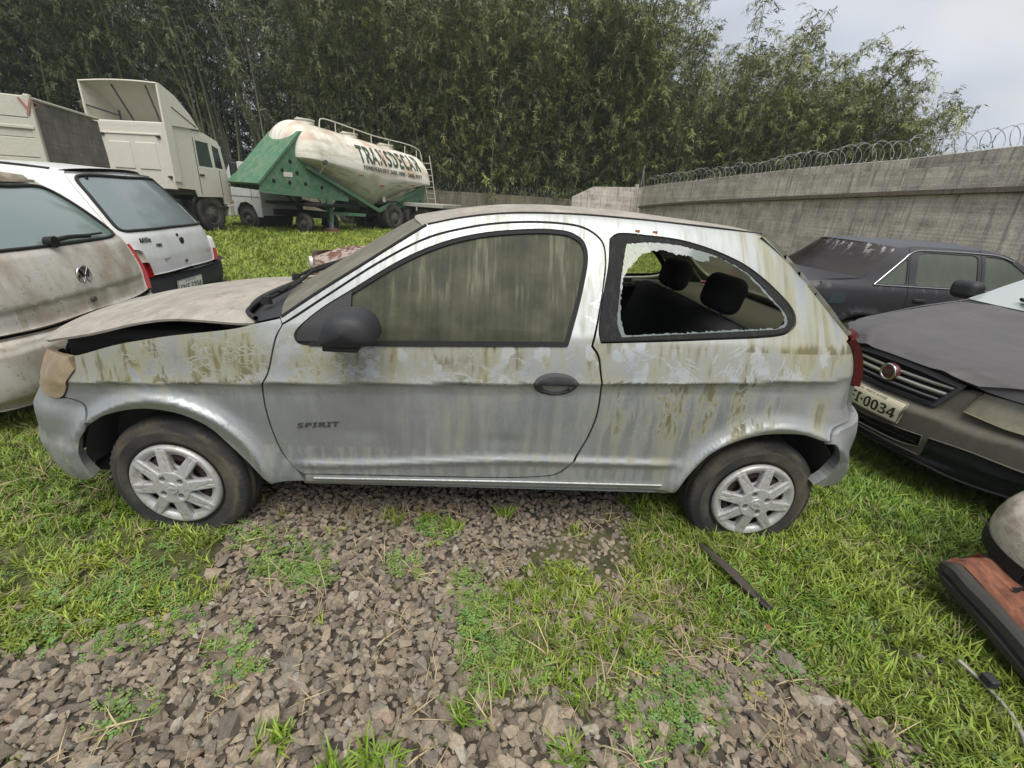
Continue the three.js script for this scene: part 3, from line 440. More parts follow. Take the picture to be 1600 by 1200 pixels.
  // fender, with the wheel arch cut out
  const fenderO = [[-.359, .704, 1], [-.392, .752, 1], [-.205, .802], [.009, .835], [.196, .861], [.343, .885], [.416, .905], [.497, .925, 1], [.506, .906], [.484, .863], [.444, .726], [.416, .673], [.41, .613], [.422, .487], [.45, .378], [.50, .300], [.518, .252, 1], [.388, .242, 1], [.32, .335], [.252, .421], [.19, .497], [.105, .542], [.009, .56], [-.087, .558], [-.194, .53], [-.258, .493], [-.272, .522, 1], [-.307, .56], [-.400, .583, 1], [-.382, .652]];
  const fenderL = inset(spline(fenderO), 0.0025);
  part('front_fender', sheet(fenderL, [], S, O), paint, car); part('front_fender', mirrorZ(sheet(fenderL, [], (a, b) => { const q = S(a, b); q[1] -= 0.05 * ss(0.6, 0.85, b) * ss(0.5, 0.2, a); return q; }, O)), paint, car);
  // body side: pillar, roof rail, rear quarter, sill
  const sideO = [[.506, .909, 1], [.497, .93, 1], [.597, .999], [.687, 1.06], [.851, 1.166], [.936, 1.224], [.992, 1.259, 1], [1.133, 1.292], [1.314, 1.317], [1.563, 1.327], [1.873, 1.323], [2.398, 1.309], [2.80, 1.293, 1], [2.802, 1.18], [2.820, 1.057], [2.830, .936, 1], [2.770, .926, 1], [2.787, .855], [2.805, .752], [2.828, .65], [2.795, .595, 1], [2.688, .568], [2.650, .528, 1], [2.63, .524], [2.535, .552], [2.431, .553], [2.338, .544], [2.245, .515], [2.163, .463], [2.114, .396], [2.076, .32], [2.065, .26, 1], [.522, .252, 1], [.527, .283, 1], [1.472, .301], [1.555, .319], [1.600, .362], [1.646, .454], [1.685, .593], [1.691, .714], [1.679, .780], [1.663, .847], [1.638, .880, 1], [1.662, .984], [1.684, 1.097], [1.694, 1.187], [1.685, 1.233], [1.659, 1.260], [1.593, 1.288], [1.461, 1.298], [1.275, 1.286], [1.138, 1.261], [1.001, 1.220], [.832, 1.129], [.663, 1.016], [.538, .930]];
  const hole2 = inset(qwL, -0.004);
  both('rear_quarter_panel', sheet(spline(sideO), [hole2], S, O), paint);
  // doors: shell with window, handle, mirror, lettering
  const filmTex = tex(1024, 512, (i, j) => {
    const s = i / 1024 * 1.1 + 0.53, y = j / 512 * 0.45 + 0.83; const top = ss(0.9, 1.25, y);
    const st = fbm(i / 9, j / 120, 4, 111), wide = fbm(i / 40, j / 200, 3, 112), pat = fbm(i / 70, j / 70, 4, 113), fine = vn(i / 1.5, j / 2.5, 114);
    let f = 0.46 + 0.75 * (pat - 0.5) + 0.40 * (st - 0.5) + 0.14 * (fine - 0.5); if (fbm(i / 5, j / 5, 3, 118) > 0.80) f += 0.25; const li = ss(0.52, 0.72, wide * 0.55 + st * 0.5) * ss(0.95, 1.12, y + 0.12 * (st - 0.5)) ;
    return [mix(44, 94, f) + 26 * li, mix(46, 96, f) + 26 * li, mix(36, 76, f) + 23 * li];
  }, true, null);
  const film = P({ color: 0xffffff, roughness: 0.75, map: filmTex, specularIntensity: 0.45, clearcoat: 0.08, clearcoatRoughness: 0.1, transmission: 0.15, thickness: 0 });
  const glassFn = (s, y) => S(s, y, -0.012), uvG = (s, y) => [(s - 0.53) / 1.1, (y - 0.83) / 0.45];
  const sealIn = inset(winL, 0.016), sail = [[.557, .845], [.565, .885], [.625, .947], [.738, 1.02], [.745, .85]];
  for (const sd of [0, 1]) {
    const f = (g) => sd ? mirrorZ(g) : g, d = sub('door', car);
    part('door_shell', f(sheet(doorL, [winL], S, O)), paint, d);
    part('window_seal', f(sheet(inset(winL, -0.003), [sealIn], (s, y) => S(s, y, -0.004), { cell: 0.04, thick: 0.02 })), mat.rubber, d);
    part('window_glass', f(sheet(inset(winL, 0.010), [], glassFn, { cell: 0.04, thick: 0.004, uv: uvG })), film, d, 'door window coated with grey-green algae film');
    part('mirror_sail', f(sheet(spline([[.557, .850, 1], [.562, .885], [.625, .948], [.742, 1.026, 1], [.742, .852, 1]], 0.02), [], (s, y) => S(s, y, 0.002), { cell: 0.04, thick: 0.014 })), mat.darkPlastic, d);
    part('waist_seal', f(sheet(spline([[.60, .834, 1], [1.537, .873, 1], [1.536, .885, 1], [.60, .848, 1]], 0.05), [], (s, y) => S(s, y, 0.004), { cell: 0.05, thick: 0.01 })), mat.rubber, d);
    // handle
    const hO = []; for (let i = 0; i < 28; i++) { const a = i / 28 * 6.2832; hO.push([1.506 + 0.087 * Math.cos(a), 0.726 + 0.049 * Math.sin(a) * (1 - 0.1 * Math.cos(a)) + 0.004 * Math.cos(a)]); }
    const h = part('door_handle', f(sheet(hO, [], (s, y) => { const r = Math.hypot((s - 1.506) / 0.087, (y - 0.726) / 0.049), q = S(s, y); const low = y < 0.727 ? -0.012 * ss(0.85, 0.5, r) : 0.004 * ss(1, 0.8, r); q[2] += 0.008 * ss(1.02, 0.8, r) + low; return q; }, { cell: 0.008, thick: 0.01 })), mat.trim, d, 'dark grey oval door handle');
    part('handle_flap', f(sheet(spline([[1.428, .728, 1], [1.448, .750], [1.506, .764], [1.566, .756], [1.575, .742, 1], [1.548, .729, 1]], 0.01), [], (s, y) => { const q = S(s, y); q[2] += 0.013 + 0.006 * ss(0.73, 0.75, y); return q; }, { cell: 0.02, thick: 0.012 })), mat.trim, h);
    part('lock_barrel', f(T(cyl(0.009, 0.009, 0.006, 16), 1.563, 0.722, S(1.563, 0.722)[2] + 0.009, Math.PI / 2)), mat.greyMetal, h);
    // mirror
    const mg = sub('mirror_placeholder', d); mg.name = 'wing_mirror';
    const mo = [[.694, .898], [.698, .930], [.712, .965], [.742, .992], [.785, 1.003], [.828, .999], [.860, .976], [.876, .935], [.872, .905], [.840, .893], [.76, .888], [.706, .888]];
    const loop = spline(mo, 0.012), cxm = 0.785, cym = 0.945;
    const layers = [[0.855, 0.95], [0.865, 1.0], [0.93, 1.0], [0.965, 0.96], [0.99, 0.84], [1.006, 0.55], [1.011, 0.02]];
    const n = loop.length; const housing = grid(n, layers.length - 1, (u, v) => { const i = Math.round(u * n) % n, [z, k] = layers[Math.round(v * (layers.length - 1))]; return [cxm + (loop[i][0] - cxm) * k, cym + (loop[i][1] - cym) * k, z]; });
    part('mirror_housing', f(merge([housing])), mat.darkPlastic, mg);
    part('mirror_foot', f(merge([bar([.715, .885, .77], [.735, .882, .90], 0.07, 0.035, 0.01), box(.115, .02, .09, .765, .884, .93, .008)])), mat.darkPlastic, mg);
    part('mirror_glass', f(sheet(inset(loop.map((p) => [p[0], p[1]]), 0.008), [], (a, b) => [a, b, 0.846], { cell: 0.05, thick: 0.003, flip: true })), mat.chrome, mg);
    if (!sd) { const t = text('SPIRIT', 0.024, 0.003); const b = t.boundingBox, k = 0.158 / (b.max.x - b.min.x), p = t.attributes.position; for (let i = 0; i < p.count; i++) { const s = 0.519 + (p.getX(i) - b.min.x) * k + p.getY(i) * 0.22, y = 0.500 + 0.012 * (s - 0.52) / 0.16 + p.getY(i) * 0.88; const q = S(s, y); p.setXYZ(i, q[0], q[1], q[2] + p.getZ(i)); } t.computeVertexNormals(); part('model_lettering', t, mat.trim, d); }
  }
  // quarter windows: left broken out of its black border, right whole
  const fritTex = tex(512, 256, (i, j) => { const a = fbm(i / 12, j / 12, 4, 121), b = vn(i / 1.3, j / 1.3, 122), k = ss(0.55, 0.75, a); const v = 17 + 10 * (b - 0.5) + 18 * k; return [v, v * 1.01, v * 1.03]; }, true, [2, 2]);
  const fritMat = M(0xffffff, 0.85, 0, { map: fritTex });
  setSeed(515);
  const rag = (pts, amp, step) => spline(pts, step).map((p) => [p[0] + rr(-amp, amp), p[1] + rr(-amp, amp)]);
  const holeO = [[1.885, 1.206, 1], [1.952, 1.217], [2.02, 1.219], [2.076, 1.207], [2.15, 1.206], [2.201, 1.190], [2.263, 1.193, 1], [2.275, 1.212, 1], [2.37, 1.192], [2.444, 1.148], [2.488, 1.08], [2.522, 1.018], [2.504, .984], [2.45, .967, 1], [2.1, .944], [1.768, .918, 1], [1.755, .955], [1.752, 1.0], [1.758, 1.06], [1.772, 1.115, 1], [1.80, 1.15]];
  const innerFrit = [[1.800, 1.238, 1], [1.98, 1.248], [2.15, 1.239], [2.33, 1.209], [2.448, 1.158], [2.500, 1.09], [2.532, 1.015], [2.508, .978], [2.45, .962, 1], [2.1, .939], [1.752, .912, 1], [1.735, .960], [1.750, 1.06], [1.770, 1.15]];
  const qg = sub('quarter_window', car); qg.userData.label = 'smashed rear side window with glass crumbs left along its black border';
  const qFn = (s, y) => S(s, y, -0.006);
  setSeed(516);
  part('window_border', sheet(inset(qwL, 0.002), [rag(innerFrit, 0.0022, 0.010)], qFn, { cell: 0.04, thick: 0.005 }), fritMat, qg);
  const shardGlass = P({ color: 0xdfeee8, roughness: 0.08, transmission: 0.8, thickness: 0, metalness: 0 });
  part('glass_remnant', sheet(spline(innerFrit, 0.012), [rag(holeO, 0.0035, 0.009)], (s, y) => S(s, y, -0.009), { cell: 0.04, thick: 0.004 }), shardGlass, qg, 'ragged rim of broken glass');
  part('window_channel', sheet(inset(qwL, -0.0035), [inset(qwL, 0.012)], (s, y) => S(s, y, -0.013), { cell: 0.05, thick: 0.006 }), mat.black, qg);
  const qr = sub('quarter_window', car);
  const hazeGlass = P({ color: 0xf2f3ee, roughness: 0.03, transmission: 0.96, thickness: 0 });
  part('window_border', mirrorZ(sheet(inset(qwL, 0.002), [spline(innerFrit, 0.012)], qFn, { cell: 0.05, thick: 0.005 })), fritMat, qr);
  part('window_glass', mirrorZ(sheet(spline(innerFrit, 0.02), [], (s, y) => S(s, y, -0.009), { cell: 0.05, thick: 0.003 })), hazeGlass, qr);
  // bits of tape and rust spots above the window
  { const r = []; for (const s of [1.868, 1.975]) { const q = S(s, 1.283); r.push(box(0.018, 0.012, 0.003, q[0], 1.281, q[2] + 0.002, 0.001), box(0.006, 0.022, 0.003, q[0] + 0.004, 1.274, q[2] + 0.004, 0.001)); } part('rust_spot', r, M(0x9a5a38, 0.9), car); }
  // front bumper, lamps, grille
  const bF = (s, y) => S(s, y, 0.010 * ss(0.56, 0.5, y) + 0.01 * ss(0.42, 0.36, y));
  const bumpF = [[-.389, .578, 1], [-.309, .556], [-.275, .518, 1], [-.262, .487], [-.307, .421], [-.329, .333], [-.335, .249, 1], [-.42, .225], [-.7, .20], [B.s0 + .001, .19, 1], [B.s0 + .001, .60, 1], [-.9, .60], [-.6, .59], [-.46, .574]];
  both('front_bumper', sheet(spline(bumpF, 0.02), [], bF, { ...O, cell: 0.03, thick: 0.04 }), paint);
  const lampO = [[-.412, .748, 1], [-.362, .702, 1], [-.386, .650], [-.404, .588], [-.43, .579], [-.6, .596], [-.82, .612, 1], [-.80, .69], [-.66, .73], [-.5, .752]];
  const lampTex = tex(128, 128, (i, j) => { const a = fbm(i / 18, j / 18, 4, 131), b = vn(i / 2, j / 2, 132); const v = 140 + 50 * (a - 0.5) + 14 * (b - 0.5); return [v, v * 0.89, v * 0.72]; }, true, [4, 4]);
  both('headlight', sheet(spline(lampO, 0.015), [], (s, y) => S(s, y, 0.006), { cell: 0.03, thick: 0.03 }), P({ color: 0xffffff, roughness: 0.4, map: lampTex, clearcoat: 0.5, clearcoatRoughness: 0.3 }));
  both('grille', sheet([[-.82, .62], [B.s0 + .001, .62], [B.s0 + .001, .71], [-.82, .70]], [], (s, y) => S(s, y, -0.02), { cell: 0.06, thick: 0.01 }), mat.black);
  // bonnet, sprung and buckled: raised along its left edge
  const hEdge = pchip([[-.50, .758], [-.45, .776], [-.397, .790], [-.335, .811], [-.188, .847], [0, .880], [.128, .896], [.269, .904], [.365, .908], [.42, .915]]), hZ = pchip([[-.50, .585], [-.45, .655], [-.38, .70], [-.3, .722], [0, .735], [.42, .715]]);
  const buck = (x, t) => 0.012 * Math.sin(x * 9 + 1) * t * ss(-0.5, -0.1, x) + 0.010 * Math.exp(-(((x - 0.02) / 0.16) ** 2 + ((t - 0.55) / 0.3) ** 2));
  const hoodFn = (x, t) => [x - 0.12 * (1 - t * t) * ss(0.1, -0.5, x), hEdge(x) + (0.012 * (1 - t * t) + buck(x, t)) * (1 - 0.5 * ss(-0.3, -0.66, x)) - 0.055 * Math.pow(Math.max(0, -t), 1.2) - 0.012 * Math.pow(Math.abs(t), 12), hZ(x) * t];
  const hoodO = [[-.50, -.98, 1], [-.50, .98, 1], [-.4, 1], [0, 1], [.34, 1], [.383, .99, 1], [.315, .86], [.281, .76], [.245, .55], [.232, .25], [.235, .0], [.245, -.55], [.30, -.86], [.37, -.985, 1], [0, -1]];
  part('bonnet', sheet(spline(hoodO, 0.03), [], hoodFn, { cell: 0.04, thick: 0.009, uv: (a, b) => [a * 0.9, b * 0.6 + 0.5], flip: true }), dusty, car, 'dusty buckled bonnet standing proud of the fender');
  part('engine_bay', merge([box(0.86, 0.5, 1.2, 0.0, 0.52, 0, 0.03), box(0.3, 0.3, 0.9, -0.5, 0.5, 0, 0.03), box(0.3, 0.09, 0.36, 0.05, 0.80, 0.28, 0.03), box(0.5, 0.05, 0.12, -0.1, 0.79, 0.58, 0.02), box(0.22, 0.1, 0.2, -0.3, 0.76, 0.3, 0.02), T(cyl(0.05, 0.05, 0.04, 16), 0.2, 0.84, 0.52)]), mat.liner, car);
  part('red_bracket', box(0.06, 0.03, 0.05, 0.06, 0.855, 0.56, 0.005), M(0x4a1d18, 0.8), car);
  // windscreen and cowl
  const aP = [[.497, .928], [.597, .999], [.687, 1.06], [.851, 1.166], [.936, 1.224], [.992, 1.259]], aC = new THREE.CatmullRomCurve3(aP.map(([s, y]) => new THREE.Vector3(...S(s, y))));
  const wsFn = (v, t) => { const p = aC.getPoint(clamp(v)); return [p.x - 0.16 * (1 - t * t) * (1 - 0.35 * v) + 0.004, p.y + 0.010 * (1 - t * t) + (v > 1 ? 0.01 : 0), p.z * t]; };
  const wsTex = tex(256, 256, (i, j) => { const a = fbm(i / 30, j / 30, 4, 141), b = vn(i / 1.5, j / 1.5, 142); const v = 108 + 40 * (a - 0.5) + 14 * (b - 0.5); return [v, v * 0.97, v * 0.86]; }, true, [1, 1]);
  part('windscreen', sheet([[0.0, -.995], [0.0, .995], [1, .995], [1, -.995]], [], wsFn, { cell: 0.08, thick: 0.005, flip: true }), M(0xffffff, 0.5, 0, { map: wsTex }), car, 'dusty windscreen');
  for (const t of [0.997, -0.997]) part('windscreen_seal', rod([0, .25, .5, .75, 1].map((v) => wsFn(v, t)), 0.007, 30), mat.rubber, car);
  part('cowl', grid(24, 4, (u, v) => { const t = u * 2 - 1, p = wsFn(0, t), x0 = 0.22 + 0.12 * t * t; return [mix(x0 - 0.02, p[0] + 0.01, v), mix(0.885 - 0.02 * (1 - v), p[1], v), mix(0.70, 0.745, v) * t]; }), mat.darkPlastic, car);
  const wiper = (t0, t1) => { const w = sub('wiper', car), a = wsFn(-0.0, t0), b = wsFn(0.12, t1); part('wiper_arm', [rod([[a[0] - 0.07, a[1] + 0.005, a[2]], [a[0] - 0.03, a[1] + 0.03, mix(a[2], b[2], 0.3)], [b[0] - 0.02, b[1] + 0.02, b[2]]], 0.008, 12)], mat.black, w); part('wiper_blade', [rod([[mix(a[0], b[0], 0.3) - 0.03, mix(a[1], b[1], .3) + 0.015, mix(a[2], b[2], 0.1)], [b[0] - 0.012, b[1] + 0.013, b[2]], [b[0] + 0.02, b[1] + 0.02, b[2] + (b[2] - a[2]) * 0.5]], 0.006, 12)], mat.black, w); part('wiper_pivot', T(cyl(0.018, 0.022, 0.03, 12), a[0] - 0.07, a[1] + 0.005, a[2]), mat.black, w); };
  wiper(0.72, 0.1); wiper(0.05, -0.55);
  part('cowl_strip', rod([[0.385, 0.905, 0.715], [0.30, 0.900, 0.60], [0.258, 0.902, 0.40], [0.245, 0.905, 0.18], [0.245, 0.905, 0]], 0.009, 24), mat.rubber, car);
  // roof with ditch along the rail
  const rail = pchip([[.985, 1.257], [1.133, 1.292], [1.314, 1.317], [1.563, 1.327], [1.873, 1.323], [2.398, 1.309], [2.80, 1.293]]);
  const rearX = (y) => B.rear(0, y)[0];
  const roofFn = (s, t) => { const p = S(s, rail(s)); const k = ss(1.9, 2.80, s), f = ss(1.25, .985, s), c = 1 - t * t; const fx = -0.104 * f * c; return [p[0] + c * k * (rearX(1.293) - S(2.80, 1.293)[0]) + fx, p[1] - 0.006 + 0.034 * Math.pow(Math.max(0, c), 0.55) * (1 - 0.35 * f) * (1 - 0.3 * k), (p[2] - 0.004) * t]; };
  part('roof', sheet([[.985, -1], [2.80, -1], [2.80, 1], [.985, 1]], [], roofFn, { cell: 0.045, thick: 0.012, uv: (a, b) => [a * 0.6, b * 0.5 + 0.5], flip: true }), dusty, car, 'roof under an even coat of brown dust');
  { const r = (sg) => rod([1.0, 1.13, 1.3, 1.55, 1.85, 2.2, 2.5, 2.72].map((s) => { const p = S(s, rail(s)); return [p[0], p[1] + 0.001, (p[2] - 0.003) * sg]; }), 0.0055, 50); part('roof_seam', [r(1)], mat.rubber, car); part('roof_seam', [r(-1)], mat.rubber, car); }
  // tailgate, tail lamps, rear bumper
  const lS = (s) => B.s1 - s;                        // distance from the tail centre
  const gateW = lS(2.834);
  const rearFn = (l, y) => B.rear(l, y);
  const rg = sub('tailgate', car);
  const gO = spline([[-gateW - .03, 1.290, 1], [gateW + .03, 1.290, 1], [gateW + .028, 1.18], [gateW + .010, 1.057], [gateW, .940, 1], [.59, .935, 1], [.56, .80], [.55, .744, 1], [lS(2.81), .744, 1], [lS(2.834), .65], [lS(2.82), .622, 1], [-lS(2.82), .622, 1], [-lS(2.834), .65], [-lS(2.81), .744, 1], [-.55, .744, 1], [-.56, .80], [-.59, .935, 1], [-gateW, .940, 1], [-gateW - .010, 1.057], [-gateW - .028, 1.18]], 0.025);
  const rw = spline([[-.62, 1.235], [0, 1.245], [.62, 1.235], [.67, 1.16], [.67, 1.02], [.62, .975], [0, .955], [-.62, .975], [-.67, 1.02], [-.67, 1.16]], 0.03);
  part('gate_shell', sheet(gO, [rw], rearFn, { ...O, cell: 0.04, uv: (l, y) => uvS(2.62 + Math.abs(l) * 0.1, y) }), paint, rg);
  part('rear_window', sheet(rw, [], (l, y) => B.rear(l, y, -0.006), { cell: 0.06, thick: 0.004 }), P({ color: 0xaeb09a, roughness: 0.35, transmission: 0.7, thickness: 0 }), rg);
  const tlO = spline([[lS(2.774), .924, 1], [.60, .930, 1], [.57, .80], [.56, .748, 1], [lS(2.808), .748, 1], [lS(2.791), .855]], 0.015);
  const red = P({ color: 0x5c1018, roughness: 0.35, clearcoat: 0.4, clearcoatRoughness: 0.3 });
  part('tail_light', sheet(tlO, [], (l, y) => B.rear(l, y, 0.002), { cell: 0.03, thick: 0.03 }), red, car); part('tail_light', sheet(tlO.map(([l, y]) => [-l, y]), [], (l, y) => B.rear(l, y, 0.002), { cell: 0.03, thick: 0.03 }), red, car);
  const bR = (s, y) => S(s, y, 0.016 * ss(0.26, 0.42, y) + 0.010);
  const bumpR = [[2.655, .525, 1], [2.692, .564], [2.798, .590, 1], [3.0, .615], [B.s1 - .001, .62, 1], [B.s1 - .001, .24, 1], [3.0, .25], [2.80, .275], [2.668, .306, 1], [2.712, .358], [2.718, .426], [2.690, .480]];
  both('rear_bumper', sheet(spline(bumpR, 0.02), [], bR, { ...O, cell: 0.03, thick: 0.045 }), paint);
  // undersides, liners, sill
  both('sill', sheet([[.50, .285], [.50, .215], [2.08, .225], [2.08, .285]], [], (s, y) => S(s, y, -0.02 - 0.25 * Math.max(0, 0.25 - y)), { cell: 0.06, thick: 0.01, uv: uvS }), paint);
  part('sill_trim', [rod([[.56, .272, S(.56, .272)[2] + 0.004], [1.3, .280, S(1.3, .280)[2] + 0.004], [2.0, .284, S(2.0, .284)[2] + 0.004]], 0.0055, 30)], paint, car);
  for (const sg of [1, -1]) for (const [hx, hy] of hubs) { const g = archLiner(hx, hy + 0.07, 0.33, 0.765, 0.50); part('wheel_arch_liner', sg > 0 ? g : mirrorZ(norm(g)), mat.liner, car); }
  part('floor_pan', [box(3.1, 0.05, 1.36, 1.15, 0.22, 0, 0.02), box(0.06, 0.62, 1.38, 0.44, 0.55, 0, 0.02), box(0.9, 0.22, 1.1, 2.45, 0.34, 0, 0.03)], mat.inside, car);
  // wheels, both flat on their rims
  const jack = hubs;
  wheel(car, 0, jack[0][1], 0.775, false, 0.282, 0.12).rotation.y = -0.045; wheel(car, 2.443, jack[1][1], 0.762, false, 0.282, -0.2);
  wheel(car, 0, jack[0][1], -0.775, true, 0.282, 0.5); wheel(car, 2.443, jack[1][1], -0.762, true, 0.282, 0.9);
  // interior
  const fabTex = tex(128, 128, (i, j) => { const a = vn(i / 1.2, j / 1.2, 151), b = fbm(i / 24, j / 24, 3, 152); const v = 30 + 14 * (a - 0.5) + 10 * (b - 0.5); return [v, v, v * 1.08]; }, true, [6, 6]);
  const fab = M(0xffffff, 0.95, 0, { map: fabTex });
  const rs = sub('rear_seat', car);
  const pill = (w, h, d, x, y, z, rz, r = 0.05) => T(new RoundedBoxGeometry(w, h, d, 5, r), x, y, z, 0, 0, rz);
  part('seat_back', pill(0.16, 0.62, 1.24, 2.20, 0.635, 0, -0.30, 0.07), fab, rs); part('seat_cushion', pill(0.5, 0.16, 1.24, 1.90, 0.40, 0, 0.06, 0.06), fab, rs);
  for (const z of [0.30, -0.30]) { const h = part('headrest', pill(0.11, 0.17, 0.27, 2.335, 1.02, z, -0.22, 0.052), fab, rs); part('headrest_post', [bar([2.30, .88, z - .06], [2.325, .97, z - .06], 0.012), bar([2.30, .88, z + .06], [2.325, .97, z + .06], 0.012)], mat.greyMetal, h); }
  for (const z of [0.36, -0.36]) { const f = sub('front_seat', car); part('seat_back', pill(0.14, 0.66, 0.48, 1.32, 0.70, z, -0.35, 0.06), fab, f); part('seat_cushion', pill(0.5, 0.15, 0.5, 1.02, 0.44, z, 0.1, 0.06), fab, f); part('headrest', pill(0.1, 0.18, 0.26, 1.47, 1.09, z, -0.3, 0.048), fab, f); }
  part('dashboard', [pill(0.45, 0.22, 1.38, 0.62, 0.80, 0, 0.1, 0.06)], mat.darkPlastic, car);
  const st = part('steering_wheel', T(new THREE.TorusGeometry(0.185, 0.015, 10, 40), 0.93, 0.85, 0.36, 0, 1.57, 0), mat.black, car); part('steering_boss', T(cyl(0.06, 0.05, 0.06, 20), 0.91, 0.84, 0.36, 0, 0, 1.3), mat.black, st);
  part('inner_pillar_trim', sheet([[1.62, .86], [2.70, .90], [2.70, 1.30], [1.62, 1.30]], [inset(qwL, -0.012)], (s, y) => { const q = S(s, y, -0.035); q[2] *= -1; return q; }, { cell: 0.06, thick: 0.01 }), M(0x77766f, 0.9), car);
  part('inner_side_trim', sheet([[.5, .24], [2.70, .24], [2.70, .88], [.5, .82]], [], (s, y) => { const q = S(s, y, -0.06); q[2] *= -1; return q; }, { cell: 0.08, thick: 0.01 }), mat.darkPlastic, car);
  part('headliner', sheet([[1.02, -.94], [2.70, -.94], [2.70, .94], [1.02, .94]], [], (s, t) => { const q = roofFn(s, t); q[1] -= 0.035; return q; }, { cell: 0.08, thick: 0.004, flip: true }), M(0x85837a, 0.95), car);
  part('parcel_shelf', [box(0.42, 0.02, 1.22, 2.58, 0.90, 0, 0.008), box(0.5, 0.05, 0.10, 2.45, 0.90, -0.66, 0.02)], M(0x6a6862, 0.9), car);
  part('seat_belt', [sheet([[0, -.024], [1, -.024], [1, .024], [0, .024]], [], (u, w) => [mix(2.50, 2.30, u) + w * 0.3, mix(1.02, 0.62, u), mix(0.62, 0.60, u) + w], { cell: 0.2, thick: 0.002 })], M(0x3a3b3e, 0.85), car);
}

// ---------------------------------------------------------------- the other cars of the yard
const glassDark = P({ color: 0x2a3032, roughness: 0.12, clearcoat: 0.5, clearcoatRoughness: 0.15 });
function paintTex(rgb, dirt, amt, sd, o = {}) {     // colour coat with dust, specks and runs
  return tex(512, 512, (i, j) => { const a = fbm(i / 50, j / 50, 5, sd), b = vn(i / 1.6, j / 1.6, sd + 1), c = fbm(i / 9, j / 80, 4, sd + 2), e = ss(0.70, 0.76, fbm(i / 7, j / 7, 4, sd + 3)), k = clamp(amt * (o.even ? 0.8 + 0.35 * (a - 0.5) + 0.35 * (c - 0.5) : 0.3 + 1.1 * ss(0.3, 0.75, a) + 0.6 * (c - 0.4)) + (o.spots || 0) * e + 0.10 * (b - 0.5)); return [mix(rgb[0], dirt[0], k), mix(rgb[1], dirt[1], k), mix(rgb[2], dirt[2], k)]; }, true, [1, 1]);
}
function buildCar(sp) {
  const car = thing(sp.name, sp.label, 'car', sp.pos, sp.ry);
  const B = makeBelt({ plan: sp.plan || planOf(sp.xf, sp.xr, sp.hw), i0: 8, hw: sp.hw, V: sp.V, DR: sp.DR, DF: sp.DF, rb: sp.rb, fb: sp.fb, bulge: (s, y) => { let b = sp.crease ? 0.012 * Math.exp(-Math.abs(y - sp.crease) / 0.03) : 0; for (const [hx, hy] of sp.hubs) { const r = Math.hypot(s - hx, y - hy); b += 0.014 * Math.exp(-(((r - sp.ra - 0.02) / 0.03) ** 2)) * ss(-0.05, 0.1, y - hy); } return b; } });
  const S = B.side, top = lin(sp.top), yb = sp.yb || 0.2;
  const bot = (s) => { let y = yb; for (const [hx, hy] of sp.hubs) { const d = sp.ra * sp.ra - (s - hx) ** 2; if (d > 0) y = Math.max(y, hy + Math.sqrt(d)); } return y; };
  const panel = (a, b) => { const p = []; const n = Math.max(6, Math.round((b - a) / 0.03)); for (let i = 0; i <= n; i++) { const s = mix(a, b, i / n); p.push([s, bot(s)]); } for (let i = n; i >= 0; i--) { const s = mix(a, b, i / n); p.push([s, Math.max(top(s), bot(s) + 0.01)]); } return p; };
  const O = { cell: 0.07, thick: 0.014, uv: (a, b) => [a * 0.7, b * 0.7] };
  for (const sd of [0, 1]) {
    const f = (g) => sd ? mirrorZ(g) : g;
    sp.panels.forEach(([nm, a, b, wins]) => {
      const pg = sub(nm, car), ws = (wins || []).map((w) => spline(w.flatMap((p, i) => { const q = w[(i + w.length - 1) % w.length], r = w[(i + 1) % w.length], k = 0.07, f = (t) => [p[0] + (t[0] - p[0]) * k, p[1] + (t[1] - p[1]) * k, 1]; return [f(q), f(r)]; }), 0.05));
      part('shell', f(sheet(panel(a + 0.003, b - 0.003), ws, S, O)), sp.paint, pg);
      ws.forEach((w) => { part('window', f(sheet(w, [], (s, y) => S(s, y, -0.010), { cell: 0.1, thick: 0.004 })), sp.glass || glassDark, pg); if (sp.seal) { const q = [...w, w[0]].map(([s, y]) => { const v = S(s, y, 0.002); return v; }); part('window_trim', f(norm(rod(q, 0.009, w.length * 2, 5))), sp.seal, pg); } });
      if (nm === 'door') part('door_handle', f(box(0.13, 0.03, 0.03, b - 0.14, sp.handle || 0.80, S(b - 0.14, sp.handle || 0.80)[2] + 0.008, 0.008)), mat.darkPlastic, pg);
    });
    for (const [hx, hy] of sp.hubs) part('wheel_arch_liner', f(norm(archLiner(hx, hy, sp.ra + 0.01, sp.hw - 0.04, sp.hw - 0.32))), mat.liner, car);
    sp.hubs.forEach(([hx, hy], i) => wheel(car, hx, hy - 0.03, (sp.hw - 0.045) * (sd ? -1 : 1), !!sd, 0.28, i + sd, !!sp.caps));
  }
  // roof between the rails, windscreen, bonnet
  const [r0, r1] = sp.roof, edge = (s) => S(s, top(s));
  const roofFn = (s, t) => { const p = edge(s), c = Math.max(0, 1 - t * t), k = ss(r1 - 0.8, r1, s), f = ss(r0 + 0.3, r0, s); return [p[0] + c * k * (B.rear(0, top(r1))[0] - edge(r1)[0]) * (sp.hatch ? 1 : 0.3) - 0.09 * f * c, p[1] - 0.004 + 0.045 * Math.pow(c, 0.6), p[2] * t]; };
  part('roof', sheet([[r0, -1], [r1, -1], [r1, 1], [r0, 1]], [], roofFn, { ...O, cell: 0.06, flip: true }), sp.roofPaint || sp.paint, car);
  const aC = new THREE.CatmullRomCurve3(sp.pillar.map((s) => new THREE.Vector3(...edge(s))));
  const wsFn = (v, t) => { const p = aC.getPoint(clamp(v)); return [p.x - 0.15 * (1 - t * t) * (1 - 0.4 * v), p.y + 0.01 * (1 - t * t), p.z * t]; };
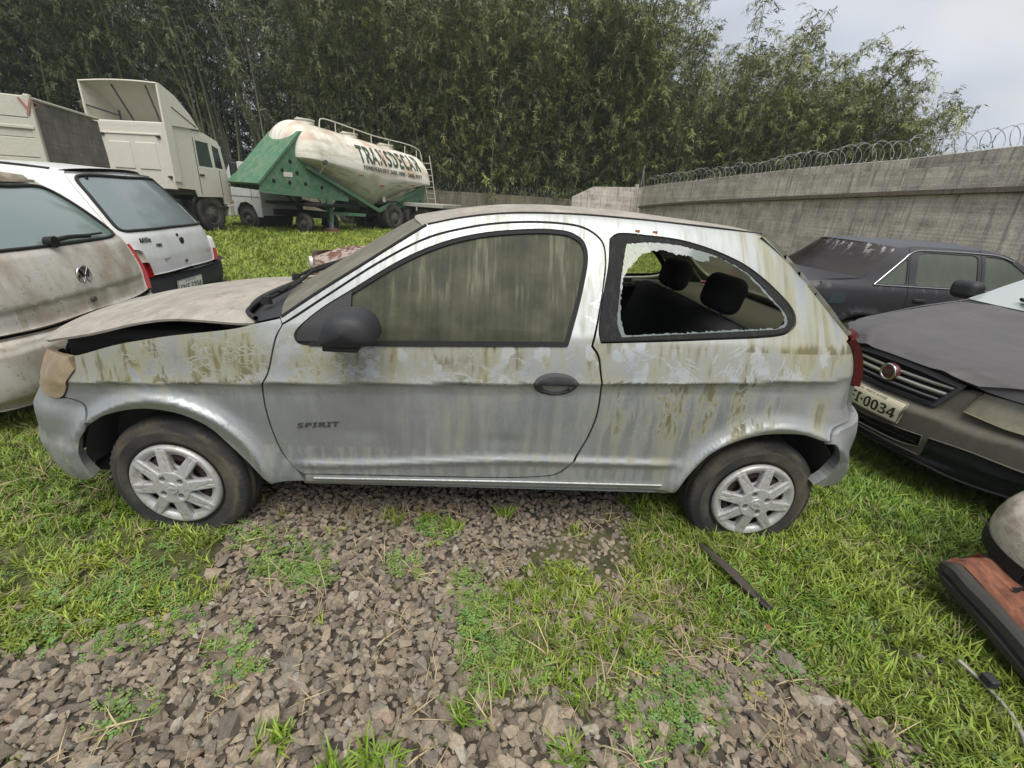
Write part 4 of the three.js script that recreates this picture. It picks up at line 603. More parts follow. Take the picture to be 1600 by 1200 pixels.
  part('windscreen', sheet([[0, -1], [1, -1], [1, 1], [0, 1]], [], wsFn, { cell: 0.1, thick: 0.005 }), sp.wsGlass || glassDark, car);
  const hs = pchip(sp.hoodEdge), hz = pchip(sp.hoodZ), h0 = sp.hoodEdge[0][0], h1 = sp.hoodEdge[sp.hoodEdge.length - 1][0];
  const hoodFn = (x, t) => { const c = 1 - t * t; return [x - (sp.hoodNose || 0.12) * c * ss(h0 + 0.6, h0, x) - 0.10 * c * ss(h1 - 0.3, h1, x), hs(x) + 0.028 * c + (sp.hoodRib ? 0.010 * Math.exp(-(((Math.abs(t) - 0.62) / 0.10) ** 2)) : 0), hz(x) * t]; };
  part('bonnet', sheet([[h0, -1], [h1, -1], [h1, 1], [h0, 1]], [], hoodFn, { ...O, cell: 0.05, flip: true }), sp.hoodPaint || sp.paint, car);
  part('floor_pan', [box(sp.xr - sp.xf - 0.5, 0.05, sp.hw * 2 - 0.3, (sp.xr + sp.xf) / 2, 0.22, 0, 0.02), box(0.9, 0.4, sp.hw * 2 - 0.35, 0.0, 0.45, 0, 0.03)], mat.inside, car);
  part('seats', [box(0.14, 0.6, 1.2, 1.95, 0.66, 0, 0.05), box(0.14, 0.6, 1.15, 1.15, 0.66, 0, 0.05)], mat.inside, car);
  return { car, B, S, O, roofFn, wsFn, hoodFn, edge };
}
const mirrorPoly = (h) => [...h, ...h.slice().reverse().map(([l, y, c]) => [-l, y, c])];
function plate(parent, W, H, lines, fn, tint) {       // embossed plate following fn(l, y)
  const t = canvasTex(512, 168, (c, w, h) => { c.fillStyle = tint; c.fillRect(0, 0, w, h); c.fillStyle = '#23211f'; c.strokeStyle = '#3a3733'; c.lineWidth = 5; c.strokeRect(5, 5, w - 10, h - 10); c.textAlign = 'center'; c.font = 'bold 26px sans-serif'; c.fillText(lines[0], w / 2, 34); c.font = 'bold 118px sans-serif'; c.save(); c.translate(w / 2, 145); const m = c.measureText(lines[1]).width; c.scale(Math.min(1.1, 450 / m), 1); c.fillText(lines[1], 0, 0); c.restore(); for (let i = 0; i < 60; i++) { c.globalAlpha = 0.15; c.fillStyle = '#6b5d48'; c.fillRect((i * 97) % w, (i * 53) % h, 3 + (i % 7), 2 + (i % 4)); } c.globalAlpha = 1; });
  const g = sub('number_plate', parent);
  part('plate_blank', sheet([[-W / 2, -H / 2], [W / 2, -H / 2], [W / 2, H / 2], [-W / 2, H / 2]], [], fn, { cell: 0.1, thick: 0.006, uv: (a, b) => [(a + W / 2) / W, (b + H / 2) / H] }), M(0xffffff, 0.55, 0, { map: t }), g);
}
const whiteDirty = paintTex([200, 197, 190], [140, 126, 106], 0.40, 301, { spots: 0.35 });
const whiteClean = paintTex([206, 208, 208], [176, 174, 168], 0.25, 311);
const greyDust = paintTex([38, 40, 46], [88, 83, 82], 0.75, 321, { even: 1 });
const navyDust = paintTex([22, 25, 34], [62, 58, 56], 0.5, 331, { even: 1, spots: 0.25 });
const coat = (t, r = 0.45) => P({ color: 0xffffff, map: t, roughness: r, clearcoat: 0.25, clearcoatRoughness: 0.4 });
const redLamp = P({ color: 0x9a1a16, roughness: 0.25, clearcoat: 0.5 }), amberLamp = P({ color: 0xb5651d, roughness: 0.3, clearcoat: 0.4 }), clearLamp = P({ color: 0xb9b6ae, roughness: 0.25, clearcoat: 0.4 });

{ // white hatchback, tail towards the silver car's nose (left edge of the photo)
  const xr = 2.93, h = 1.67, P0 = [-1.3, -0.60];
  const c = buildCar({
    name: 'white_hatchback', label: 'dirty white hatchback with round chrome badge and rear wiper, at the left edge', pos: [P0[0] - xr * Math.sin(h), 0, P0[1] - xr * Math.cos(h)], ry: h - Math.PI / 2,
    xf: -0.8, xr, hw: 0.84, yb: 0.2, ra: 0.31, hubs: [[0, 0.27], [2.33, 0.27]], caps: true, hatch: true,
    V: [[.05, .08], [.2, .03], [.45, 0], [.7, .0], [.9, .02], [.96, .04], [1.25, .20], [1.34, .28], [1.4, .33]],
    DR: [[.0, .1], [.1, .02], [.3, -.06], [.5, -.05], [.56, 0], [.6, 0], [.9, .06], [.96, .1], [1.28, .4], [1.4, .62]], rb: [1.6, 2.7],
    DF: [[.05, .08], [.3, 0], [.5, .02], [.7, .12], [.95, .4]], fb: [.2, -.6],
    top: [[-1.6, .66], [-.6, .70], [.35, .92], [.55, .96], [1.15, 1.31], [1.5, 1.345], [2.2, 1.34], [2.72, 1.30], [3.7, 1.30]],
    panels: [['front_fender', -.55, .42], ['door', .42, 1.62, [[[.68, .97], [1.15, 1.24], [1.56, 1.27], [1.56, .97]]]], ['rear_quarter_panel', 1.62, 2.80, [[[1.70, .97], [1.70, 1.27], [2.15, 1.26], [2.40, 1.06], [2.40, .99]]]]],
    roof: [1.15, 2.72], pillar: [.55, .8, 1.0, 1.15], hoodEdge: [[-.72, .72], [-.4, .80], [0, .87], [.5, .95]], hoodZ: [[-.72, .62], [-.3, .70], [.5, .70]], paint: coat(whiteDirty), roofPaint: coat(paintTex([196, 186, 168], [128, 112, 92], 0.6, 302)),
  });
  const R = (l, y, p) => c.B.rear(-l, y, p), O = { cell: 0.04, thick: 0.014, flip: true, uv: (a, b) => [a * 0.8 + 0.4, b * 0.8] }, pt = coat(whiteDirty);
  const g = sub('tailgate', c.car);
  const glassO = mirrorPoly([[.0, .948], [.3, .950], [.60, .958], [.70, .985], [.69, 1.09], [.66, 1.215], [.60, 1.255], [.2, 1.262]]);
  const gl = spline(glassO, 0.03);
  const gateO = spline(mirrorPoly([[.0, .545], [.4, .54], [.68, .555, 1], [.725, .69], [.765, .865, 1], [.768, .93], [.768, 1.03], [.768, 1.17], [.768, 1.285, 1], [.2, 1.30]]), 0.03);
  part('gate_shell', sheet(gateO, [gl], (l, y) => { const q = R(l, y, 0); const d = 0.008 * ss(0.67, 0.655, y) * ss(0.56, 0.6, y); q[0] -= d * 0.8; return q; }, { ...O, cell: 0.03 }), pt, g);
  part('rear_window', sheet(gl, [], (l, y) => R(l, y, -0.006), { ...O, thick: 0.004 }), P({ color: 0x6f7f7c, roughness: 0.12, clearcoat: 0.6, clearcoatRoughness: 0.1 }), g);
  part('window_seal', norm(rod([...gl, gl[0]].map(([l, y]) => R(l, y, 0.001)), 0.011, gl.length * 2, 6)), mat.rubber, g);
  const bd = sub('badge', g), e0 = R(0.035, 0.765, 0.004), eN = new THREE.Group(); bd.position.set(...e0); bd.rotation.set(0, Math.PI / 2, 0);
  part('badge_ring', new THREE.TorusGeometry(0.056, 0.006, 10, 40), mat.chrome, bd);
  part('badge_disc', T(cyl(0.054, 0.054, 0.006, 32), 0, 0, -0.004, Math.PI / 2), M(0x3c3f44, 0.35, 0.5), bd);
  { const v = (a, b) => bar([a[0], a[1], 0.004], [b[0], b[1], 0.004], 0.011, 0.006, 0.002); part('badge_letters', [v([-.03, .046], [0, -.002]), v([.03, .046], [0, -.002]), v([-.05, .022], [-.024, -.048]), v([-.024, -.048], [0, -.006]), v([0, -.006], [.024, -.048]), v([.024, -.048], [.05, .022])], mat.chrome, bd); }
  const lk = R(0.03, 0.615, 0.004); part('gate_lock', T(cyl(0.015, 0.017, 0.02, 16), lk[0], lk[1], lk[2], 0, 0, Math.PI / 2), mat.greyMetal, g);
  const w0 = R(-.06, .972, 0.03), w1 = R(.10, .985, .03), w2 = R(.47, .985, .02), wp = sub('rear_wiper', g);
  part('wiper_arm', [rod([w0, w1, R(.3, .98, .03)], 0.014, 12)], mat.black, wp); part('wiper_blade', [rod([R(.02, .985, .02), w1, w2], 0.007, 14)], mat.black, wp); part('wiper_pivot', T(cyl(0.028, 0.034, 0.05, 14), ...w0, 0, 0, Math.PI / 2), mat.black, wp);
  part('roof_spoiler', grid(30, 8, (u, v) => { const l = (u * 2 - 1) * 0.535, p = R(l, 1.295, 0), a = v * Math.PI; return [p[0] - 0.16 + 0.22 * (0.5 - 0.5 * Math.cos(a)) * (v < 1 ? 1 : 1) * (1 - 0.25 * Math.abs(l)), p[1] + 0.052 - 0.025 * v - (v > 0.75 ? (v - 0.75) * 0.14 : 0), p[2] * 1.0]; }), coat(paintTex([150, 140, 122], [104, 92, 74], 0.6, 303), 0.7), c.car, 'brown-stained roof spoiler');
  for (const sg of [1, -1]) { const lo = spline([[.690, .560, 1], [.735, .69], [.775, .875, 1], [.87, .79], [.96, .66], [.965, .56, 1]], 0.02).map(([l, y]) => [l * sg, y]); part('tail_light', sheet(lo, [], (l, y) => R(l, y, 0.008), { ...O, cell: 0.03, thick: 0.03 }), redLamp, c.car); }
  const bO = spline(mirrorPoly([[0, .53], [.4, .525], [.68, .535], [.95, .53, 1], [1.05, .40, 1], [1.0, .22], [.6, .16], [.2, .14], [0, .14]]), 0.05);
  part('rear_bumper', sheet(bO, [], (l, y) => { const q = R(l, y, 0.006 + 0.012 * ss(0.5, 0.455, y) - 0.03 * ss(0.22, 0.19, y)); return q; }, { ...O, cell: 0.035 }), pt, c.car);
}
{ // white compact car behind it
  const xr = 2.95, h = 1.66, P0 = [-1.68, -2.27];
  const c = buildCar({
    name: 'white_compact_car', label: 'clean white boxy compact car with black bumper and numbered plate', pos: [P0[0] - xr * Math.sin(h), 0, P0[1] - xr * Math.cos(h)], ry: h - Math.PI / 2,
    xf: -0.72, xr, hw: 0.775, yb: 0.2, ra: 0.31, hubs: [[0, 0.26], [2.36, 0.26]], hatch: true,
    V: [[.05, .08], [.2, .03], [.45, 0], [.7, .0], [.9, .012], [.95, .025], [1.30, .135], [1.36, .18], [1.42, .25]],
    DR: [[.0, .1], [.1, .02], [.3, 0], [.5, 0], [.56, 0], [.6, 0], [.88, .05], [.95, .09], [1.33, .38], [1.45, .48]], rb: [1.7, 2.8],
    DF: [[.05, .05], [.3, 0], [.5, .02], [.7, .06], [.95, .4]], fb: [.2, -.6],
    top: [[-1.6, .68], [-.6, .72], [.35, .90], [.5, .93], [1.05, 1.32], [1.4, 1.385], [2.2, 1.39], [2.80, 1.37], [3.7, 1.37]],
    panels: [['front_fender', -.5, .40], ['door', .40, 1.55, [[[.62, .95], [1.06, 1.26], [1.50, 1.30], [1.50, .95]]]], ['rear_quarter_panel', 1.55, 2.86, [[[1.62, .95], [1.62, 1.30], [2.30, 1.29], [2.50, 1.0], [2.45, .95]]]]],
    roof: [1.08, 2.80], pillar: [.5, .75, .95, 1.08], hoodEdge: [[-.66, .72], [-.4, .80], [0, .86], [.46, .92]], hoodZ: [[-.66, .66], [-.3, .70], [.46, .68]], paint: coat(whiteClean, 0.35), hoodNose: 0.05,
  });
  const R = (l, y, p) => c.B.rear(-l, y, p), O = { cell: 0.05, thick: 0.014, flip: true, uv: (a, b) => [a * 0.6 + 0.1, b * 0.6] }, pt = coat(whiteClean, 0.35), g = sub('tailgate', c.car);
  const gl = spline(mirrorPoly([[0, .942], [.5, .940], [.64, .945], [.66, .965], [.66, 1.20], [.652, 1.325], [.60, 1.342], [0, 1.348]]), 0.03);
  part('gate_shell', sheet(spline(mirrorPoly([[0, .585], [.4, .58], [.56, .58, 1], [.60, .79, 1], [.70, .82], [.715, .95], [.715, 1.2], [.715, 1.355, 1], [.2, 1.375]]), 0.03), [gl], (l, y) => { const q = R(l, y, 0); q[0] -= 0.006 * ss(0.70, 0.685, y); return q; }, O), pt, g);
  part('rear_window', sheet(gl, [], (l, y) => R(l, y, -0.004), { ...O, thick: 0.004 }), P({ color: 0x6f7b7d, roughness: 0.12, clearcoat: 0.7, clearcoatRoughness: 0.08 }), g);
  part('window_seal', norm(rod([...gl, gl[0]].map(([l, y]) => R(l, y, 0.002)), 0.013, gl.length * 2, 6)), mat.rubber, g);
  for (const [l, y, r, m] of [[-.03, .875, .012, mat.black], [0, .822, .030, mat.darkPlastic], [-.04, .645, .014, mat.greyMetal], [-.57, 1.325, .010, mat.black]]) { const q = R(l, y, 0.003); part(r > 0.02 ? 'badge' : 'gate_lock', T(cyl(r, r * 1.05, 0.012, 20), ...q, 0, 0, Math.PI / 2), m, g); }
  const put = (str, l0, y0, size) => { const t = text(str, size, 0.003), p = t.attributes.position; for (let i = 0; i < p.count; i++) { const q = R(l0 + p.getX(i) + p.getY(i) * 0.2, y0 + p.getY(i), 0.002 + p.getZ(i)); p.setXYZ(i, ...q); } t.computeVertexNormals(); part('model_lettering', t, mat.darkPlastic, g); };
  put('Mille', -.56, .845, .038); put('FIRE', -.40, .80, .026);
  for (const sg of [1, -1]) { const tl = sub('tail_light', c.car); const q = (a) => a.map(([l, y]) => [l * sg, y]); part('lamp_red', sheet(q(spline([[.575, .572, 1], [.80, .572, 1], [.81, .69, 1], [.59, .69, 1]], 0.03)), [], (l, y) => R(l, y, 0.01), { ...O, thick: 0.03 }), redLamp, tl); part('lamp_clear', sheet(q(spline([[.592, .694, 1], [.81, .694, 1], [.80, .79], [.70, .805, 1], [.605, .78, 1]], 0.03)), [], (l, y) => R(l, y, 0.009), { ...O, thick: 0.03 }), clearLamp, tl); }
  const bO = spline(mirrorPoly([[0, .572], [.6, .565], [.95, .555, 1], [1.06, .50, 1], [1.04, .38], [.7, .335], [0, .34]]), 0.05), bFn = (l, y) => R(l, y, 0.045 + 0.02 * ss(0.34, 0.42, y) * ss(0.575, 0.53, y));
  const bp = part('rear_bumper', sheet(bO, [], bFn, { ...O, cell: 0.03, thick: 0.05 }), M(0x33353a, 0.7), c.car, 'black plastic rear bumper');
  plate(c.car, 0.40, 0.125, ['RS PORTO ALEGRE', 'INS 3204'], (a, b) => { const q = bFn(-.19 + a, .445 + b); q[0] += 0.018; return q; }, '#cfd0cc');
  part('roof_strip', [rod([1.1, 1.6, 2.2, 2.75].map((s) => { const p = c.edge(s); return [p[0], p[1] + 0.008, p[2] - 0.02]; }), 0.012, 30)], mat.rubber, c.car);
}
{ // dark dusty car on the right, nose towards the silver car's tail
  const xf = -0.78, h = -1.5, P0 = [3.65, -0.05];
  const c = buildCar({
    name: 'grey_hatchback', label: 'dark grey dust-covered hatchback with chrome-barred grille facing the silver car', pos: [P0[0] + xf * Math.sin(h), -0.10, P0[1] + xf * Math.cos(h)], ry: h + Math.PI / 2,
    xf, xr: 3.0, hw: 0.81, yb: 0.2, ra: 0.32, hubs: [[0, 0.27], [2.37, 0.27]], caps: true, hatch: true,
    plan: [[0, 0], [.02, .25], [.075, .5], [.14, .68], [.20, .8], [.27, .89], [.35, .945], [.44, .972]].map(([d, k]) => [xf + d, k * .81]).concat([[0, .803], [.6, .81], [2.0, .81]], [[.6, .99], [.345, .97], [.205, .94], [.105, .88], [.045, .77], [.02, .61], [.005, .37], [0, 0]].map(([d, k]) => [3.0 - d, k * .81])),
    V: [[.05, .08], [.2, .03], [.45, 0], [.7, .0], [.9, .02], [.96, .04], [1.28, .20], [1.36, .28], [1.4, .33]],
    DR: [[.05, .1], [.3, 0], [.6, 0], [.9, .06], [.96, .1], [1.35, .5]], rb: [1.7, 2.8],
    DF: [[0, .10], [.15, .04], [.3, -.05], [.5, -.06], [.56, -.01], [.62, 0], [.74, .03], [.80, .08], [.9, .2]], fb: [.2, -.6],
    top: [[-1.6, .77], [-.55, .775], [-.2, .845], [.2, .922], [.5, .98], [1.12, 1.33], [1.5, 1.37], [2.2, 1.37], [2.78, 1.33], [3.7, 1.33]],
    panels: [['front_fender', -.46, .42], ['door', .42, 1.45, [[[.70, .99], [1.12, 1.25], [1.40, 1.29], [1.40, .99]]]], ['rear_quarter_panel', 1.45, 2.80, [[[1.52, .99], [1.52, 1.29], [2.2, 1.28], [2.45, 1.06], [2.40, 1.0]]]]],
    roof: [1.15, 2.78], pillar: [.5, .75, .98, 1.15], hoodEdge: [[-.70, .725], [-.66, .752], [-.60, .775], [-.5, .80], [-.2, .855], [.2, .93], [.40, .965]], hoodZ: [[-.70, .40], [-.62, .55], [-.5, .655], [-.2, .715], [.4, .725]], hoodNose: 0.075, hoodRib: true,
    paint: coat(greyDust, 0.7), hoodPaint: coat(paintTex([40, 42, 47], [84, 79, 78], 0.9, 341, { even: 1 }), 0.55), wsGlass: P({ color: 0xa4acaa, roughness: 0.15, clearcoat: 0.6 }),
  });
  const F = (l, y, p) => c.B.front(l, y, p), O = { cell: 0.04, thick: 0.014, flip: true, uv: (a, b) => [a * 0.8 + 0.3, b * 0.8] }, dust = coat(greyDust, 0.75), bump = M(0xffffff, 0.85, 0, { map: paintTex([60, 59, 56], [100, 94, 82], 0.8, 351, { even: 1 }) });
  // bumper face with intake; dusty above, dark plastic lip below
  const intake = spline(mirrorPoly([[0, .315], [.25, .318], [.335, .335, 1], [.33, .402, 1], [.1, .385], [0, .382]]), 0.03);
  part('front_bumper', sheet(spline(mirrorPoly([[0, .548], [.297, .555, 1], [.358, .685, 1], [.425, .70], [.412, .585, 1], [.5, .57], [.65, .548], [.82, .54], [1.0, .54, 1], [1.1, .37, 1], [.9, .375], [.725, .395], [.514, .412], [.36, .405, 1], [.35, .29, 1], [0, .295]]), 0.04), [intake], (l, y) => F(l, y, 0.012 * ss(0.56, 0.5, y)), O), bump, c.car);
  part('bumper_lip', sheet(spline(mirrorPoly([[0, .29], [.345, .285, 1], [.365, .40, 1], [.514, .407], [.725, .39], [.9, .37], [1.1, .362, 1], [1.05, .25], [.75, .235], [.5, .225], [.35, .24], [0, .245]]), 0.05), [], (l, y) => F(l, y, 0.004 - 0.03 * ss(0.33, 0.29, y) + 0.03 * ss(0.28, 0.25, y)), O), M(0x202124, 0.8), c.car);
  part('intake', sheet(intake, [], (l, y) => F(l, y, -0.04), { ...O, thick: 0.002 }), mat.black, c.car);
  for (const y of [.335, .362]) part('intake_slat', [rod([-.30, -.14, 0, .14, .30].map((l) => F(l, y, -0.015)), 0.007, 20)], mat.darkPlastic, c.car);
  const gr = sub('grille', c.car);
  part('grille_frame', sheet(spline(mirrorPoly([[0, .742], [.17, .736], [.36, .712, 1], [.352, .674], [.298, .556, 1], [0, .55]]), 0.03), [spline(mirrorPoly([[0, .715], [.16, .71], [.335, .692, 1], [.28, .578, 1], [0, .574]]), 0.03)], (l, y) => F(l, y, 0.012), O), M(0x3c3d40, 0.6), gr);
  part('grille_mesh', sheet(spline(mirrorPoly([[0, .72], [.34, .70, 1], [.28, .57, 1], [0, .565]]), 0.03), [], (l, y) => F(l, y, -0.03), { ...O, thick: 0.002 }), mat.black, gr);
  for (const [y, k, r] of [[.676, .33, .010], [.637, .315, .012], [.600, .295, .008]]) { part('grille_bar', [rod([-k, -k * .6, -k * .3, 0, k * .3, k * .6, k].map((l) => F(l, y, 0.004)), r, 30, 8)], y < .62 ? M(0x55565a, 0.55) : M(0xb9b6b0, 0.38, 0.8), gr); }
  const q = F(0.0, .655, 0.028), bd = sub('badge', gr); bd.position.set(...q); bd.rotation.y = -Math.PI / 2;
  part('badge_ring', new THREE.TorusGeometry(0.045, 0.007, 10, 36), mat.chrome, bd); part('badge_disc', T(cyl(0.045, 0.056, 0.03, 32), 0, 0, -0.012, Math.PI / 2), M(0x5a262c, 0.4), bd);
  { const t = text('FIAT', 0.026, 0.004), b = t.boundingBox; T(t, -(b.max.x + b.min.x) / 2 * 0.86, -0.013, 0.004, 0, 0, 0, [0.86, 1.1, 1]); part('badge_letters', t, mat.chrome, bd); }
  plate(c.car, 0.40, 0.125, ['RS - PORTO ALEGRE', 'IFI·0034'], (a, b) => { const v = F(a + 0.003, .474 + b, 0.03); return v; }, '#b9b39c');
  const hlTex = tex(128, 128, (i, j) => { const a = fbm(i / 20, j / 20, 4, 361), b = vn(i / 2, j / 2, 362); const v = 128 + 30 * (a - .5) + 12 * (b - .5); return [v, v * 0.96, v * 0.82]; }, true, [3, 3]);
  for (const sg of [1, -1]) part('headlight', sheet(spline([[.415, .588, 1], [.444, .70, 1], [.582, .696], [.78, .685, 1], [.84, .60], [.80, .545, 1], [.65, .553]], 0.025).map(([l, y]) => [l * sg, y]), [], (l, y) => F(l, y, 0.012), { ...O, thick: 0.03 }), P({ color: 0xffffff, roughness: 0.4, map: hlTex, clearcoat: 0.6, clearcoatRoughness: 0.15 }), c.car);
  part('front_panel', sheet(spline(mirrorPoly([[0, .748], [.17, .742], [.365, .718, 1], [.44, .706], [.8, .69], [1.05, .685, 1], [1.1, .775, 1], [.6, .765], [.3, .765], [0, .765]]), 0.04), [], (l, y) => F(l, y, -0.004), O), dust, c.car);
  part('cowl', grid(20, 3, (u, v) => { const t = u * 2 - 1, p = c.wsFn(0, t), hd = c.hoodFn(0.40, t); return [mix(hd[0] - 0.02, p[0] + 0.02, v), mix(hd[1] - 0.02, p[1] - 0.002, v), mix(hd[2], p[2], v)]; }), mat.darkPlastic, c.car);
  for (const [a, b] of [[.7, .15], [0.0, -.55]]) { const w = sub('wiper', c.car), p = c.wsFn(0, a), e = c.wsFn(.1, b); part('wiper_arm', [rod([[p[0] - .06, p[1] + .01, p[2]], [p[0] - .02, p[1] + .035, mix(p[2], e[2], .4)], [e[0] - .015, e[1] + .02, e[2]]], .010, 12)], mat.black, w); part('wiper_blade', [rod([[p[0] - .0, p[1] + .03, mix(p[2], e[2], .1)], [e[0] - .01, e[1] + .012, e[2]]], .008, 8)], mat.black, w); }
  for (const sg of [1, -1]) { const m = sub('wing_mirror', c.car); part('mirror_housing', T(new RoundedBoxGeometry(.13, .14, .2, 4, .05), .63, 1.03, .90 * sg), mat.darkPlastic, m); part('mirror_foot', bar([.60, .97, .74 * sg], [.62, 1.0, .84 * sg], .05, .04), mat.darkPlastic, m); }
  part('bonnet_vent', [0, 1, 2, 3].map((i) => bar([.22 + i * .018, hy(.22 + i * .018), .28], [.24 + i * .018, hy(.24 + i * .018), .46], .008)), mat.black, c.car);
  function hy(x) { return 0.935 + (x - 0.2) * 0.17 + 0.026; }
}
{ // dark blue sedan along the wall
  const navy = coat(navyDust, 0.55), roofTex = coat(paintTex([44, 50, 64], [76, 74, 74], 0.45, 371, { even: 1 }), 0.5);
  const rg = tex(512, 512, (i, j) => { const run = fbm(i / 7, j / 90, 4, 381), a = fbm(i / 40, j / 40, 4, 382), t = ss(0.40, 0.9, j / 512), k = ss(0.56, 0.66, run * 0.8 + a * 0.2) * t, b = vn(i / 2, j / 2, 383); const v = 44 + 20 * (a - .5) + 8 * (b - .5); return [v + 92 * k, v * 0.86 + 94 * k, v * 0.84 + 94 * k]; }, true, null);
  const c = buildCar({
    name: 'dark_blue_sedan', label: 'dark blue three-box sedan with chrome window line parked along the concrete wall', pos: [7.86, -0.14, -2.98], ry: Math.PI - 0.03,
    xf: -0.85, xr: 3.45, hw: 0.84, yb: 0.2, ra: 0.32, hubs: [[0, 0.28], [2.6, 0.28]],
    V: [[.05, .08], [.2, .03], [.45, 0], [.7, .0], [.86, .015], [.90, .04], [1.25, .19], [1.34, .27], [1.4, .33]],
    DR: [[.05, .08], [.3, 0], [.6, 0], [.85, .03], [.90, .06], [1.35, .12]], rb: [1.9, 3.2],
    DF: [[.05, .05], [.3, 0], [.6, .02], [.8, .08], [.9, .15]], fb: [.2, -.6],
    top: [[-1.6, .78], [-.6, .80], [.3, .90], [.5, .93], [1.1, 1.27], [1.4, 1.31], [2.1, 1.31], [2.35, 1.28], [2.75, .965], [2.95, .935], [3.5, .90], [4.3, .90]],
    panels: [['front_fender', -.6, .45], ['door', .45, 1.40, [[[.66, .925], [1.06, 1.20], [1.15, 1.24], [1.36, 1.255], [1.36, .925]]]], ['door', 1.40, 2.20, [[[1.44, .925], [1.44, 1.255], [2.02, 1.255], [2.10, 1.22], [2.12, .925]]]], ['rear_quarter_panel', 2.20, 3.30, [[[2.22, .93], [2.22, 1.19], [2.55, .96], [2.56, .93]]]]],
    handle: 0.78, glass: M(0xffffff, 0.3, 0, { map: paintTex([52, 58, 52], [86, 92, 80], 0.8, 391, { even: 1 }) }),
    roof: [1.15, 2.32], pillar: [.5, .75, .95, 1.15], hoodEdge: [[-.75, .78], [-.4, .83], [.45, .92]], hoodZ: [[-.75, .7], [.45, .72]], hoodNose: 0.06, paint: navy, roofPaint: roofTex,
  });
  for (const sd of [1, -1]) { const strip = (l) => rod(l.map(([s, y]) => { const v = c.S(s, y, 0.006); v[2] *= sd; return v; }), 0.008, 60, 5); part('chrome_strip', strip([[.6, .912], [1.4, .912], [2.1, .912], [2.60, .912]]), mat.chrome, c.car); part('chrome_strip', strip([[2.60, .915], [2.45, 1.04], [2.30, 1.16], [2.20, 1.235], [2.10, 1.268], [1.9, 1.275], [1.5, 1.275], [1.2, 1.262], [1.05, 1.215]]), mat.chrome, c.car); }
  const rC = new THREE.CatmullRomCurve3([2.32, 2.45, 2.6, 2.76].map((s) => new THREE.Vector3(...c.edge(s))));
  part('rear_window', sheet([[0, -1], [1, -1], [1, 1], [0, 1]], [], (v, t) => { const p = rC.getPoint(clamp(v)), r = c.roofFn(2.32, t), e = c.edge(2.32); return [p.x + 0.12 * (1 - t * t) * v + (r[0] - e[0]) * (1 - v), p.y + (r[1] - e[1]) * (1 - v) - 0.001, p.z * t]; }, { cell: 0.08, thick: 0.005, flip: true, uv: (v, t) => [t * 0.5 + 0.5, 1 - v] }), M(0xffffff, 0.3, 0, { map: rg }), c.car, 'dirty rear window with pale streaks');
  part('boot_lid', sheet([[2.74, -1], [3.36, -1], [3.36, 1], [2.74, 1]], [], (s, t) => { const p = c.edge(s), k = Math.max(0, 1 - t * t); return [p[0] + (s > 3.1 ? k * 0.14 * ss(3.0, 3.36, s) : 0) + k * 0.09 * ss(3.0, 2.74, s), p[1] + 0.02 * Math.pow(k, 0.6), p[2] * t]; }, { cell: 0.06, thick: 0.014, flip: true }), navy, c.car);
  part('tail_panel', sheet(mirrorPoly([[0, .45], [.95, .45], [.95, .905], [.4, .91], [0, .91]]), [], (l, y) => c.B.rear(-l, y, 0.004), { cell: 0.06, thick: 0.014, flip: true }), navy, c.car);
  for (const sg of [1, -1]) part('tail_light', sheet([[.42, .66], [.86, .66], [.86, .84], [.42, .84]].map(([l, y]) => [l * sg, y]), [], (l, y) => c.B.rear(-l, y, 0.014), { cell: 0.06, thick: 0.02, flip: true }), redLamp, c.car);
  part('rear_bumper', sheet(mirrorPoly([[0, .25], [1.05, .28], [1.1, .48], [0, .48]]), [], (l, y) => c.B.rear(-l, y, 0.05), { cell: 0.06, thick: 0.05, flip: true }), M(0x2b2c2f, 0.7), c.car);
  part('front_bumper', sheet(mirrorPoly([[0, .25], [1.05, .28], [1.05, .50], [0, .50]]), [], (l, y) => c.B.front(l, y, 0.05), { cell: 0.08, thick: 0.05, flip: true }), M(0x2b2c2f, 0.7), c.car);
  part('front_panel', sheet(mirrorPoly([[0, .50], [1.0, .50], [1.0, .80], [0, .80]]), [], (l, y) => c.B.front(l, y, 0), { cell: 0.08, thick: 0.014, flip: true }), mat.darkPlastic, c.car);
  part('fuel_flap', sheet(spline([[2.86, .70, 1], [3.02, .70, 1], [3.02, .80, 1], [2.86, .80, 1]], 0.05), [], (s, y) => { const v = c.S(s, y, 0.004); v[2] *= -1; return v; }, { cell: 0.1, thick: 0.004, flip: true }), M(0x2c3a3e, 0.5), c.car);
}

